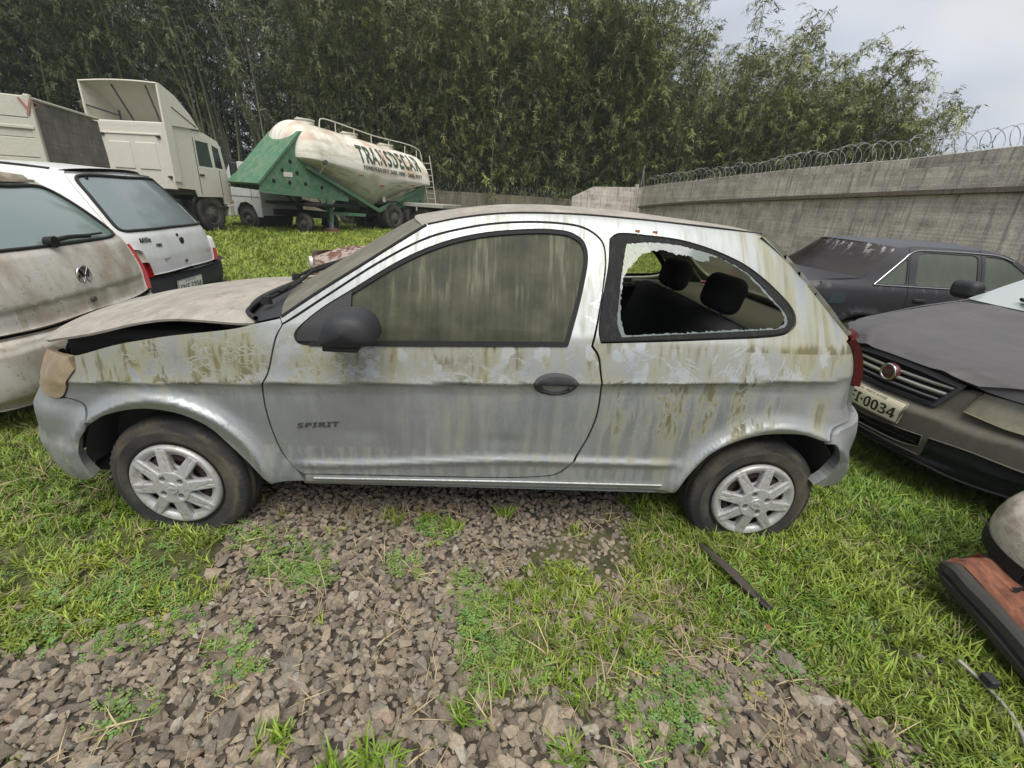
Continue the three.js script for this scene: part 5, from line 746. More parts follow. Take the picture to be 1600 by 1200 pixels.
// ---------------------------------------------------------------- trucks and trailer at the back of the yard
const creamTex = paintTex([220, 217, 206], [150, 141, 124], 0.28, 401, { even: 1, spots: 0.2 }), creamMat = M(0xffffff, 0.6, 0, { map: creamTex });
const greenTex = paintTex([58, 108, 82], [104, 122, 98], 0.6, 411), greenMat = M(0xffffff, 0.6, 0, { map: greenTex });
function prism(pts, z0, z1, bev = 0.012) { const s = new THREE.Shape(pts.map((p) => new THREE.Vector2(p[0], p[1]))); const g = new THREE.ExtrudeGeometry(s, { depth: z1 - z0 - 2 * bev, bevelEnabled: true, bevelSize: bev, bevelThickness: bev, bevelSegments: 2 }); return T(g, 0, 0, z0 + bev); }
function truckWheel(parent, x, y, z, flip, R = 0.5, w = 0.28) {
  const g = sub('wheel', parent); g.position.set(x, y, z); if (flip) g.rotation.y = Math.PI;
  const pr = [[R * .56, -w * .42], [R * .72, -w * .5], [R * .93, -w * .48], [R, -w * .40], [R, -w * .15], [R * .975, -w * .13], [R * .975, -w * .07], [R, -w * .05], [R, w * .05], [R * .975, w * .07], [R * .975, w * .13], [R, w * .15], [R, w * .40], [R * .93, w * .48], [R * .72, w * .5], [R * .56, w * .42]].map((p) => new THREE.Vector2(...p));
  part('tyre', T(new THREE.LatheGeometry(pr, 48), 0, 0, -w / 2, Math.PI / 2), tyreMat, g);
  part('rim', merge([T(new THREE.LatheGeometry([[R * .12, .02], [R * .2, .03], [R * .3, -.02], [R * .42, -.05], [R * .52, -.06], [R * .57, -.02], [R * .58, 0]].map((p) => new THREE.Vector2(...p)), 32), 0, 0, 0, Math.PI / 2), T(cyl(R * .13, R * .15, .08, 20), 0, 0, .02, Math.PI / 2), ...[0, 1, 2, 3, 4, 5, 6, 7].map((k) => T(cyl(.018, .018, .04, 6), Math.cos(k * .785) * R * .33, Math.sin(k * .785) * R * .33, -.02, Math.PI / 2))]), M(0x55524c, 0.8, 0.2), g);
}
{ // cream truck tractor, seen from behind-right; local x forward, z = 0 is its right side plane
  const g = thing('truck_tractor', 'cream sleeper-cab truck tractor with open roof fairing', 'truck', [-6.74, 0, -11.74], 1.37);
  const sideO = [[-.95, 1.15], [-.36, 1.12], [-.30, .95], [.62, .95], [.66, .80], [.93, .80], [.95, 1.25], [.90, 1.55], [.78, 2.25], [.70, 2.40], [.25, 2.55], [-.95, 2.62]];
  const win = [[-.10, 1.72], [.42, 1.70], [.36, 2.33], [-.10, 2.36]], win2 = [[.48, 1.72], [.80, 1.68], [.72, 2.22], [.46, 2.30]];
  const hole = (s, w) => { const h = new THREE.Path(w.map((p) => new THREE.Vector2(...p))); s.holes.push(h); };
  for (const z of [-0.05, -2.10]) { const s = new THREE.Shape(sideO.map((p) => new THREE.Vector2(...p))); hole(s, win); hole(s, win2); const c = sub('cab_side', g);
    part('side_panel', T(new THREE.ExtrudeGeometry(s, { depth: 0.03, bevelEnabled: true, bevelSize: .008, bevelThickness: .008 }), 0, 0, z), creamMat, c);
    for (const w of [win, win2]) part('window', T(new THREE.ExtrudeGeometry(new THREE.Shape(w.map((p) => new THREE.Vector2(...p))), { depth: .006, bevelEnabled: false }), 0, 0, z + .01), glassDark, c);
    part('door_groove', [bar([-.17, 1.0, z + .042], [-.17, 2.42, z + .042], .014, .012), bar([.60, .98, z + .042], [.60, 1.66, z + .042], .014, .012)], mat.darkPlastic, c);
    part('door_handle', box(.16, .05, .03, -.06, 1.50, z + .05), mat.darkPlastic, c); }
  const back = sub('cab_back', g);
  part('back_panel', box(.06, 1.55, 2.06, -.93, 1.87, -1.05, .03), creamMat, back);
  for (const z of [-1.42, -.68]) part('pressed_panel', T(new RoundedBoxGeometry(.03, .62, .60, 3, .014), -.965, 1.86, z), creamMat, back);
  for (const [y, z, w] of [[2.33, -1.95, .28], [1.42, -1.85, .34], [2.31, -.25, .10], [1.40, -.12, .12]]) part('hinge', box(.05, .05, w, -.98, y, z, .01), mat.darkPlastic, back);
  part('back_rib', box(.03, .04, 1.7, -.968, 2.36, -1.05, .01), creamMat, back);
  part('cab_roof', prism([[-.95, 2.60], [.25, 2.53], [.70, 2.38], [.78, 2.25], [.74, 2.22], [.2, 2.48], [-.95, 2.55]], -2.06, -.04), creamMat, g);
  part('cab_front', [prism([[.70, 2.28], [.78, 2.25], [.90, 1.55], [.95, 1.25], [.93, .80], [.86, .80], [.84, 1.5]], -2.06, -.04)], creamMat, g);
  part('windscreen', [T(new THREE.BoxGeometry(.01, .72, 1.9), .86, 1.95, -1.05, 0, 0, .17)], glassDark, g);
  part('sun_visor', T(new RoundedBoxGeometry(.22, .02, 1.9, 2, .008), .84, 2.32, -1.05, 0, 0, -.5), creamMat, g);
  const fr = sub('roof_fairing', g);
  const wing = [[-1.02, 1.30], [-.80, 1.30], [-.80, 2.60], [.06, 2.62], [-.15, 2.92], [-.55, 3.28], [-.92, 3.46], [-1.0, 3.47]];
  for (const z of [0.0, -2.16]) part('fairing_side', prism(wing, z - .02, z + .03, .01), creamMat, fr);
  part('fairing_top', grid(10, 12, (u, v) => { const w = new THREE.SplineCurve([[-1.0, 3.46], [-.92, 3.46], [-.55, 3.28], [-.15, 2.92], [.06, 2.62]].map((p) => new THREE.Vector2(...p))).getPoint(v); return [w.x, w.y + .04 * Math.sin(u * Math.PI) * (1 - v), mix(-2.16, .02, u)]; }), creamMat, fr);
  part('fairing_rim', [rod([[-1.0, 3.46, .02], [-1.0, 3.49, -.5], [-1.0, 3.50, -1.07], [-1.0, 3.49, -1.6], [-1.0, 3.46, -2.16]], .022, 24)], creamMat, fr);
  for (const [a, b] of [[[-.95, 3.42, -.35], [-.85, 2.6, -.2]], [[-.95, 3.42, -1.3], [-.85, 2.62, -.95]], [[-.97, 2.95, -2.12], [-.9, 2.75, -1.3]], [[-.9, 2.88, -1.3], [-.9, 2.62, -1.3]]]) part('fairing_strut', bar(a, b, .035), mat.darkPlastic, fr);
  part('crease_strip', bar([-.72, 3.02, .035], [-.02, 2.66, .035], .02), mat.greyMetal, fr);
  const mr = sub('wing_mirror', g); part('mirror_housing', [box(.14, .42, .20, .95, 1.72, .18, .05), box(.12, .22, .18, .95, 1.36, .18, .04)], mat.darkPlastic, mr); part('mirror_arm', [bar([.85, 2.1, .0], [.95, 1.95, .18], .03), bar([.88, 1.3, .0], [.95, 1.25, .16], .03)], mat.darkPlastic, mr);
  const fd = sub('front_fender', g); part('fender_arc', T(new THREE.TorusGeometry(.60, .05, 8, 24, Math.PI * 0.8), .12, .50, -.14, 0, 0, .35), mat.darkPlastic, fd); part('mud_flap', box(.04, .62, .34, -.52, .55, -.2, .01), mat.rubber, fd);
  part('bumper', [box(.22, .34, 2.1, .86, .58, -1.05, .04)], creamMat, g); part('step', box(.5, .06, .3, .66, .66, -.16, .02), mat.darkPlastic, g);
  part('headlight', box(.05, .12, .3, .97, .66, -.25, .02), clearLamp, g); part('indicator', box(.04, .10, .10, .95, .82, -.04, .015), amberLamp, g);
  part('chassis', [box(3.6, .22, .12, -1.6, .85, -.65), box(3.6, .22, .12, -1.6, .85, -1.45), box(.5, .5, .6, -1.0, .62, -.4, .05), box(.9, .12, .9, -2.4, 1.02, -1.05, .03)], mat.black, g);
  truckWheel(g, .14, .49, -.04, false); truckWheel(g, .14, .49, -2.06, true); truckWheel(g, -2.5, .49, -.1, false); truckWheel(g, -2.5, .49, -2.0, true);
}
{ // tank trailer: local x towards the rear, z towards the viewer's side
  const g = thing('tank_trailer', 'white hopper tank semi-trailer with lettering on a green gooseneck frame', 'trailer', [-4.77, 0, -14.03], Math.PI / 3);
  const topY = lin([[-1.4, 2.95], [-1.1, 3.18], [-.75, 3.27], [5.0, 2.83]]), botY = lin([[-1.4, 2.9], [-1.15, 2.55], [-.7, 2.05], [2.45, .75], [5.05, 1.66]]);
  const stations = []; for (let i = 0; i <= 44; i++) stations.push(mix(-1.42, 5.42, i / 44));
  const hw = (x) => 1.08 * Math.sqrt(clamp(1 - Math.max(0, (-.30 - x) / .75) ** 2.2)) * Math.sqrt(clamp(1 - Math.max(0, (x - 4.95) / .5) ** 2.2));
  const ring = (x, a) => { const t0 = lin([[-1.42, 3.26], [-.75, 3.27], [5.45, 2.80]])(x), yc = t0 - 1.08, k = hw(x) / 1.08, rib = 0; const b = lin([[-1.42, 2.10], [-.6, 1.98], [2.45, .78], [5.0, 1.70], [5.45, 1.78]])(x); const s = Math.sin(a), cs = Math.cos(a); const R = (hw(x) + rib * k); const y = s > 0 ? yc + R * s : yc + (yc - b) * k * (0.55 * s + 0.45 * Math.sign(s) * Math.pow(Math.abs(s), 2.2)); return [x, y, R * Math.sign(cs) * Math.pow(Math.abs(cs), s < 0 ? 1.0 : 1.0)]; };
  const tankTex = tex(1024, 512, (i, j) => { const a = fbm(i / 60, j / 60, 5, 421), run = fbm(j / 9, i / 90, 4, 422), b = vn(i / 1.7, j / 1.7, 423), up = ss(.30, .44, j / 512) * ss(.62, .5, j / 512), ru = ss(.45, .8, fbm(i / 80, j / 30, 4, 424)) * ss(.22, .30, j / 512) * ss(.52, .40, j / 512); const k = clamp(.10 + .4 * ss(.42, .78, a) + .40 * ss(.5, .75, run) + .1 * (b - .5)); let c = [mix(226, 160, k), mix(223, 154, k), mix(214, 130, k)]; return [mix(c[0], 176, ru * .55), mix(c[1], 138, ru * .55), mix(c[2], 112, ru * .55)]; }, true, [1, 1]);
  const tank = sub('tank', g);
  part('shell', grid(88, 56, (u, v) => ring(mix(-1.045, 5.447, u), v * Math.PI * 2 + Math.PI * 1.5 - Math.PI * 2)), M(0xffffff, 0.55, 0, { map: tankTex }), tank);
  const letter = (str, x0, wid, yTop, hgt, yTop2) => { const t = text(str, 1, 0.004), b = t.boundingBox, p = t.attributes.position; for (let i = 0; i < p.count; i++) { const u = (p.getX(i) - b.min.x) / (b.max.x - b.min.x), v = (p.getY(i) - b.min.y) / (b.max.y - b.min.y); const x = x0 + u * wid, y = mix(yTop, yTop2, u) - hgt * (1 - v); let lo = -0.6, hi = 1.5; for (let k = 0; k < 22; k++) { const m = (lo + hi) / 2; ring(x, m)[1] < y ? lo = m : hi = m; } const q = ring(x, lo); p.setXYZ(i, x, y, q[2] + 0.022 + (p.getZ(i) > 0.002 ? 0.006 : 0)); } t.computeVertexNormals(); return t; };
  part('company_lettering', letter('TRANSDECAR', 1.30, 3.30, 2.78, .52, 2.72), M(0x3a4538, 0.8), tank); part('phone_lettering', letter('FONE/FAX:(51) 3485.7009 - 3485.1977', 1.42, 3.1, 2.18, .16, 2.06), M(0x454940, 0.8), tank);
  for (const x of [2.4, 1.35, 3.3, 4.1]) { const q = ring(x, -.35 - .12 * (x > 2 ? 1 : 0)); part('marker_strip', box(.22, .035, .01, x, q[1], q[2] + .01, .003), x > 2 && x < 3 ? redLamp : M(0x8a4a3a, .6), tank); }
  const vq = ring(-.2, -.2); part('side_valve', [T(cyl(.07, .07, .08, 14), vq[0], vq[1], vq[2] + .03, Math.PI / 2), bar([vq[0] - .05, vq[1] - .1, vq[2] + .05], [vq[0] - .25, vq[1] - .35, vq[2] + .02], .025)], mat.greyMetal, tank);
  part('inspection_plate', box(.16, .20, .02, 2.75, 1.12, ring(2.75, -1.0)[2] + .12, .01), creamMat, tank);
  for (const x of [.1, 1.9, 3.7]) part('manhole', [T(cyl(.26, .28, .10, 20), x, topY(x) + .03, 0), T(cyl(.30, .30, .03, 20), x, topY(x) + .10, 0), bar([x - .3, topY(x) + .13, 0], [x + .3, topY(x) + .13, 0], .03)], creamMat, tank);
  const rl = sub('guard_rail', g), ry = (x) => lin([[.2, 3.40], [5.3, 2.98]])(x);
  part('top_rail', rod([[.25, ry(.25) - .3, .45], [.3, ry(.3) - .04, .45], [.4, ry(.4), .45], [2.5, ry(2.5), .45], [5.2, ry(5.2), .45], [5.32, ry(5.3) - .3, .45]], .018, 60), creamMat, rl);
  for (const x of [.9, 1.7, 2.5, 3.4, 4.3, 5.0]) part('rail_post', bar([x, ry(x) - .34, .45], [x, ry(x), .45], .025), creamMat, rl);
  const ld = sub('ladder', g); for (const dz of [-.02, .40]) part('ladder_rail', rod([[5.45, 2.85, .35 + dz], [5.62, 2.2, .35 + dz], [5.95, .75, .35 + dz]], .022, 14), creamMat, ld); for (let k = 0; k < 8; k++) { const t = k / 8 + .04, x = mix(5.5, 5.93, t), y = mix(2.65, .85, t); part('rung', bar([x, y, .33], [x, y, .75], .025), creamMat, ld); }
  // green gooseneck and side frames
  const fr = sub('frame', g), side = [[-2.2, 1.26], [.85, 1.05], [1.05, 1.18], [-.45, 1.92], [-.58, 2.05], [-.55, 2.82], [-.66, 2.82], [-2.2, 1.36]];
  for (const z of [.62, -.66]) part('side_plate', prism(side, z, z + .04, .006), greenMat, fr);
  part('sloping_plate', prism([[-2.24, 1.35], [-.68, 2.83], [-.55, 2.86], [-.55, 2.90], [-.72, 2.88], [-2.28, 1.39]], -.66, .70, .006), greenMat, fr);
  for (const [x, y] of [[-.82, 2.32], [-1.12, 2.04], [-1.42, 1.78], [-.92, 1.74], [-1.74, 1.48], [-1.21, 1.46], [-.65, 1.45], [-.04, 1.38]]) part('lightening_hole', T(cyl(.055, .055, .012, 16), x, y, .665, Math.PI / 2), mat.black, fr);
  part('label_patch', box(.30, .13, .008, -1.24, 1.68, .666, .002), M(0xc9c4b8, .7), fr);
  part('hatch_cover', T(new RoundedBoxGeometry(.50, .03, .62, 2, .01), -1.98, 1.66, .25, 0, 0, .758), greenMat, fr);
  part('hopper_rail', [bar([-.6, 1.95, .72], [2.42, .72, .72], .10, .12), bar([2.42, .72, .72], [5.1, 1.66, .72], .10, .12)], greenMat, fr);
  part('lower_beam', bar([-2.2, 1.22, .66], [1.0, 1.06, .66], .10, .14), greenMat, fr);
  part('rear_plate', prism([[3.0, .95], [5.15, .62], [5.2, 1.66], [4.2, 1.32]], .64, .68, .006), greenMat, fr);
  for (const x of [3.7, 4.1, 4.5, 4.9]) part('lightening_hole', T(cyl(.045, .045, .012, 14), x, .95 + (x - 3.7) * .12, .688, Math.PI / 2), mat.black, fr);
  for (const z of [.72, -.72]) { const l = sub('landing_leg', g); part('leg_tube', bar([.16, .35, z], [.16, 1.12, z], .15), greenMat, l); part('leg_inner', bar([.16, .10, z], [.16, .40, z], .11), M(0x7d8a92, .6, .3), l); part('leg_brace', bar([.16, .6, z], [-.3, 1.1, z], .05), greenMat, l); part('foot', T(cyl(.2, .24, .07, 20), .16, .12, z), mat.rust, l); part('support_block', [T(cyl(.28, .30, .07, 20), .16, .04, z), box(.4, .05, .35, .16, .0, z)], M(0x6b5a45, .9), l); }
  part('cross_beam', bar([.16, .62, -.7], [.16, .62, .7], .08), greenMat, g); part('bumper_beam', bar([.3, .62, .7], [1.7, .56, .75], .07, .10), greenMat, g);
  part('discharge_pipe', [rod([[-.5, .95, .3], [.9, .62, .35], [2.4, .55, .3], [3.2, .55, .4]], .06, 24, 10), T(cyl(.25, .25, .7, 20), 1.25, .80, .35, 0, 0, 1.57), T(cyl(.16, .22, .3, 16), 2.43, .62, 0)], mat.black, g);
  for (const x of [3.15, 4.35]) for (const z of [.88, -.88]) truckWheel(g, x, .47, z, z < 0, .49, .5);
  part('axle', [bar([3.15, .47, -.8], [3.15, .47, .8], .12), bar([4.35, .47, -.8], [4.35, .47, .8], .12), box(2.2, .1, .3, 3.75, .72, 0)], mat.black, g);
  part('mud_guard', T(new THREE.TorusGeometry(.56, .03, 6, 20, Math.PI * .7), 3.15, .5, .88, 0, 0, .3), mat.darkPlastic, g);
}
{ // white cab-over light truck between tractor and trailer, nose to the left; local x to its rear
  const g = thing('light_truck', 'white cab-over light truck half hidden behind the trailer gooseneck', 'truck', [-6.95, 0, -14.75], -0.35);
  const wv = M(0xffffff, .5, 0, { map: whiteClean });
  const s = new THREE.Shape([[-.55, .38], [.1, .38], [.12, .55], [.3, .78], [.55, .82], [.8, .72], [.92, .50], [.95, .38], [1.12, .38], [1.14, 1.93], [.45, 1.98], [.05, 1.88], [-.30, 1.30], [-.55, 1.15]].map((p) => new THREE.Vector2(...p)));
  s.holes.push(new THREE.Path([[.0, 1.28], [.72, 1.28], [.72, 1.75], [.2, 1.75]].map((p) => new THREE.Vector2(...p))));
  for (const z of [.78, -.82]) part('body_side', T(new THREE.ExtrudeGeometry(s, { depth: .03, bevelEnabled: true, bevelSize: .01, bevelThickness: .01 }), 0, 0, z), wv, g);
  part('side_window', box(.75, .5, .01, .36, 1.52, .79, .003), glassDark, g); part('door_groove', [bar([.80, .85, .825], [.82, 1.85, .825], .012), bar([-.12, .6, .825], [-.14, 1.25, .825], .012), bar([-.5, .98, .825], [1.1, .98, .825], .016)], M(0x7a7974, .7), g);
  part('cab_top', prism([[-.55, 1.15], [-.30, 1.30], [.05, 1.88], [.45, 1.98], [1.14, 1.93], [1.14, 1.88], [.45, 1.93], [.1, 1.84], [-.27, 1.27], [-.55, 1.10]], -.80, .80), wv, g); part('cab_front', prism([[-.56, .4], [-.50, .4], [-.50, 1.14], [-.56, 1.14]], -.8, .8), wv, g); part('cab_rear', box(.05, 1.45, 1.6, 1.12, 1.15, 0), wv, g);
  part('windscreen', T(new RoundedBoxGeometry(.02, .62, 1.4, 1, .005), -.15, 1.60, 0, 0, 0, -.53), P({ color: 0x6d6b68, roughness: .3 }), g);
  part('bumper', box(.12, .22, 1.66, -.6, .47, 0, .03), M(0xb8b4aa, .7), g); part('bumper_return', box(.55, .20, .05, -.30, .47, .84, .02), M(0xb8b4aa, .7), g);
  part('indicator', box(.22, .13, .03, -.42, .82, .825, .012), amberLamp, g); part('headlight', box(.05, .15, .34, -.57, .82, .38, .02), clearLamp, g);
  part('chassis', [box(3.4, .18, .7, 1.3, .55, 0), box(2.0, .10, 1.6, 2.3, .86, 0, .02)], mat.black, g); part('wheel_well', T(cyl(.42, .42, 1.5, 24), .52, .38, 0, Math.PI / 2), mat.liner, g);
  truckWheel(g, .52, .30, .80, false, .30, .18); truckWheel(g, .52, .30, -.80, true, .30, .18); truckWheel(g, 2.6, .30, .70, false, .30, .18); truckWheel(g, 2.6, .30, -.70, true, .30, .18);
}
{ // flatbed parked behind the trailer: only its pale side rail and dark underside show between the legs
  const g = thing('flatbed_truck', 'pale flatbed truck with dark underside showing under the tank trailer', 'truck', [-3.9, 0, -18.6], -0.3);
  part('bed', box(5.0, .14, 2.0, 1.2, .98, 0, .02), M(0x9c9a92, .7), g); for (const x of [-1, .2, 1.4, 2.6]) part('bed_stake', box(.06, .14, .04, x, .83, 1.0, .01), M(0x9c9a92, .7), g);
  part('chassis', [box(4.8, .2, .12, 1.2, .72, .4), box(4.8, .2, .12, 1.2, .72, -.4), box(.8, .4, .5, .3, .6, .6, .06), box(4.6, .35, 1.2, 1.2, .70, -.4)], mat.black, g);
  for (const x of [-.6, 2.8]) for (const z of [.85, -.85]) truckWheel(g, x, .45, z, z < 0, .45, .26);
}
{ // box truck at the far left: pale end with horizontal ribs, tarpaulin side
  const g = thing('box_truck', 'tall box truck body with pale ribbed front and grey weathered tarpaulin side', 'truck', [-6.6, 0, -6.75], 1.891);
  // local x to the right along the tarpaulin, z towards the viewer; the corner is at x = 0
  const tp = tex(512, 256, (i, j) => { const a = fbm(i / 50, j / 50, 5, 431), b = fbm(i / 3, j / 60, 4, 432), c = fbm(i / 90, j / 3, 3, 433), d = vn(i / 1.4, j / 1.4, 434); const v = 112 + 46 * (a - .5) + 34 * (b - .5) + 26 * (c - .5) + 12 * (d - .5); return [v, v * .95, v * .92]; }, true, [1, 1]);
  part('tarpaulin', [grid(40, 16, (u, v) => [mix(0, 2.7, u), mix(.95, mix(2.46, 2.42, u), v), .02 + .018 * Math.sin(u * 31 + v * 3) * (1 - v * .5) + .012 * Math.sin(u * 11 + v * 7)])], M(0xffffff, .9, 0, { map: tp }), g);
  const pl = M(0xffffff, .75, 0, { map: paintTex([206, 207, 198], [140, 130, 110], .4, 441, { even: 1, spots: .25 }) });
  const fr = sub('box_end', g); for (let k = 0; k < 5; k++) part('end_panel', box(.05, .30, 2.3, -.02 + (k % 2) * .006, 1.10 + k * .305, -1.13, .012), pl, fr); part('corner_post', box(.09, 1.6, .09, -.01, 1.72, .02, .02), pl, fr); part('end_rib', [0, 1].map((k) => box(.03, .05, 2.3, -.055, 1.40 + k * .62, -1.13, .01)), pl, fr);
  part('roof', box(2.75, .05, 2.36, 1.33, 2.47, -1.13, .02), pl, g);
  part('red_tape', [T(new RoundedBoxGeometry(.02, .26, .035, 1, .004), -.06, 2.33, .03, .35, 0, 0), T(new RoundedBoxGeometry(.02, .22, .03, 1, .004), -.062, 2.36, -.03, -.5, 0, 0), T(new RoundedBoxGeometry(.24, .03, .02, 1, .004), .12, 2.41, .05, 0, 0, -.12), T(new RoundedBoxGeometry(.2, .03, .02, 1, .004), .10, 2.34, .05, 0, 0, .35)], M(0x9a6a62, .85), g);
  part('load_sacks', [0, 1, 2].map((k) => T(new THREE.SphereGeometry(.3, 16, 10), -.25, 1.36, -.45 - k * .5, 0, 0, 0, [.8, .5, .9])), M(0x8a806a, .95), g);
  part('bed', box(2.8, .16, 2.36, 1.35, .88, -1.13, .02), mat.greyMetal, g); part('chassis', [box(2.8, .2, 1.0, 1.35, .7, -1.13)], mat.black, g);
  for (const x of [.7, 2.0]) for (const z of [-.15, -2.1]) truckWheel(g, x, .46, z, z < -1, .46, .3);
}
{ // rusty red and white car nose behind the silver car's windscreen
  const g = thing('rusty_car', 'rusty wreck with peeling red and white bonnet behind the windscreen', 'car', [-0.75, 0, -3.35], 0.5);
  const rt = tex(256, 256, (i, j) => { const a = fbm(i / 22, j / 22, 5, 451), b = ss(.46, .56, a), c = ss(.6, .66, fbm(i / 10, j / 10, 4, 452)); return [mix(mix(150, 104, b), 80, c), mix(mix(138, 66, b), 54, c), mix(mix(128, 54, b), 42, c)]; }, true, [1, 1]), rm = M(0xffffff, .8, 0, { map: rt });
  part('bonnet', grid(16, 12, (u, v) => [mix(-.05, 1.1, u), .60 + .05 * ss(0, .5, u) - .09 * Math.pow(1 - u, 4) + .02 * Math.sin(v * 7), mix(.70, -.70, v) * (.86 + .14 * ss(0, .4, u))]), rm, g);
  part('front_panel', grid(12, 8, (u, v) => [-.05 - .06 * Math.sin(v * 3.14), mix(.52, .25, v), mix(.62, -.62, u)]), rm, g);
  part('fender', [grid(12, 8, (u, v) => [mix(-.05, 1.1, u), mix(.60 + .03 * u, .26, v), .66 + .06 * Math.sin(v * 2.2)])], rm, g); part('fender', [grid(12, 8, (u, v) => [mix(-.05, 1.1, u), mix(.60 + .03 * u, .26, v), -.66 - .06 * Math.sin(v * 2.2)])], rm, g);
  part('headlight', T(cyl(.09, .09, .04, 20), -.10, .46, .48, 0, 0, 1.57), clearLamp, g); part('headlight', T(cyl(.09, .09, .04, 20), -.10, .46, -.48, 0, 0, 1.57), clearLamp, g);
  part('cabin', [prism([[1.1, .3], [1.1, .62], [1.5, .95], [2.5, .95], [2.9, .62], [3.0, .3]], -.64, .64, .05)], M(0x5a3b30, .85), g);
  for (const x of [.45, 2.5]) for (const z of [.6, -.6]) wheel(g, x, .25, z, z < 0, .27, 0, false);
}
{ // wrecked white car at the right edge, bumper bar torn loose
  const g = thing('wrecked_white_car', 'white car corner with torn-off front bumper at the right edge of the photo', 'car', [3.0, 0, 1.15]);
  const wt = M(0xffffff, .5, 0, { map: paintTex([188, 183, 174], [120, 106, 88], .5, 461, { spots: .5 }) });
  part('bumper_skin', grid(28, 20, (u, v) => { const a = mix(-.1, 1.9, u), e = v * Math.PI * .5, r = .36 * Math.pow(Math.cos(e), .55), y = .26 + .20 * Math.pow(Math.sin(e), .8), cx = .52, cz = .06; return [cx - Math.cos(a) * r + (a > 1.57 ? (a - 1.57) * 1.2 : 0), y + .05 * u, cz - Math.sin(a) * (r * .82) + (a < 0 ? -a * 5 : 0)]; }), wt, g);
  part('bonnet', grid(14, 12, (u, v) => [mix(.34, 1.5, u) + .1 * Math.pow(Math.abs(v - .5) * 2, 3), .465 + .22 * ss(0, .9, u), mix(-.12, 1.35, v)]), wt, g);
  part('fender', grid(14, 8, (u, v) => [mix(.52, 1.55, u), mix(.50 + .18 * u, .26, v), -.24 - .03 * Math.sin(v * 2.5)]), wt, g);
  part('headlight_socket', [box(.12, .10, .30, .26, .24, .20, .03), box(.4, .2, 1.0, .50, .30, .75, .03)], mat.black, g);
  part('dark_lip', grid(16, 3, (u, v) => { const a = mix(-.1, 1.7, u); return [.52 - Math.cos(a) * .365, mix(.27, .215, v) + .05 * u, .06 - Math.sin(a) * .30]; }), mat.black, g);
  const bb = sub('torn_bumper', g); bb.userData.label = 'torn bumper bar with orange-brown rusty inner face';
  const path = new THREE.CatmullRomCurve3([[.06, .135, -.075], [.045, .14, -.01], [.03, .13, .10], [.01, .11, .26], [-.02, .09, .48], [-.03, .08, .8]].map((p) => new THREE.Vector3(...p)));
  const shape = (pts) => grid(30, pts.length - 1, (u, v) => { const p = path.getPoint(u), q = pts[Math.round(v * (pts.length - 1))]; const k = .45 + .55 * ss(0, .16, u), w = .006 * (vn(u * 9, v * 3, 66) - .5); return [p.x + q[0] * k + w, p.y + q[1] * k + w, p.z]; });
  const flat = (g) => { const q = g.toNonIndexed(); q.computeVertexNormals(); return q; };
  part('bumper_bar', flat(shape([[.022, .046], [-.010, .047], [-.024, .036], [-.028, .006], [-.012, .0], [-.012, -.010], [-.026, -.016], [-.024, -.042], [-.008, -.056], [.05, -.052]])), M(0xffffff, .7, 0, { map: paintTex([36, 35, 34], [72, 68, 60], .5, 467, { even: 1 }) }), bb);
  part('rusty_face', shape([[.135, .075], [.10, .085], [.06, .078], [.022, .052], [.02, .046]]), M(0xffffff, .85, 0, { map: tex(128, 128, (i, j) => { const a = fbm(i / 14, j / 14, 4, 471), b = vn(i / 2, j / 2, 472); return [112 + 70 * (a - .5) + 16 * (b - .5), 70 + 50 * (a - .5) + 12 * (b - .5), 52 + 34 * (a - .5)]; }, true, [2, 2]) }), bb);
  part('inner_edge', shape([[.20, .02], [.19, .095], [.16, .11], [.135, .078]]), mat.black, bb); part('bracket', bar([.14, .17, .06], [.34, .24, .16], .05, .025), mat.greyMetal, bb); part('bracket', bar([.10, .15, .26], [.36, .24, .36], .05, .025), mat.greyMetal, bb);
  setSeed(88); const rustM = M(0x6a3d2a, .9), frag = [mat.black, mat.darkPlastic, rustM, mat.greyMetal];
  for (let k = 0; k < 16; k++) { const z = rr(-.06, .26), pts = []; for (let i = 0; i < 7; i++) pts.push(new THREE.Vector3(rr(-.05, .05), rr(-.012, .012), rr(-.07, .07))); const f = part('broken_piece', norm(new ConvexGeometry(pts)), frag[k % 4], bb); f.position.set(.17 + rr(-.05, .12), .20 + rr(-.04, .05), z); f.rotation.set(rr(-1, 1), rr(0, 3), rr(-1, 1)); }
  for (let k = 0; k < 4; k++) part('wire', rod([[.15 + rr(0, .1), .20, rr(0, .3)], [.1 + rr(0, .1), .10 + rr(0, .1), rr(.1, .4)], [.12 + rr(-.05, .1), .03, rr(.2, .6)]], .004, 16), mat.black, bb);
  part('front_wheel', [T(tyreGeo(.28, .17, .178, .26), .98, .255, -.12)], tyreMat, g);
}

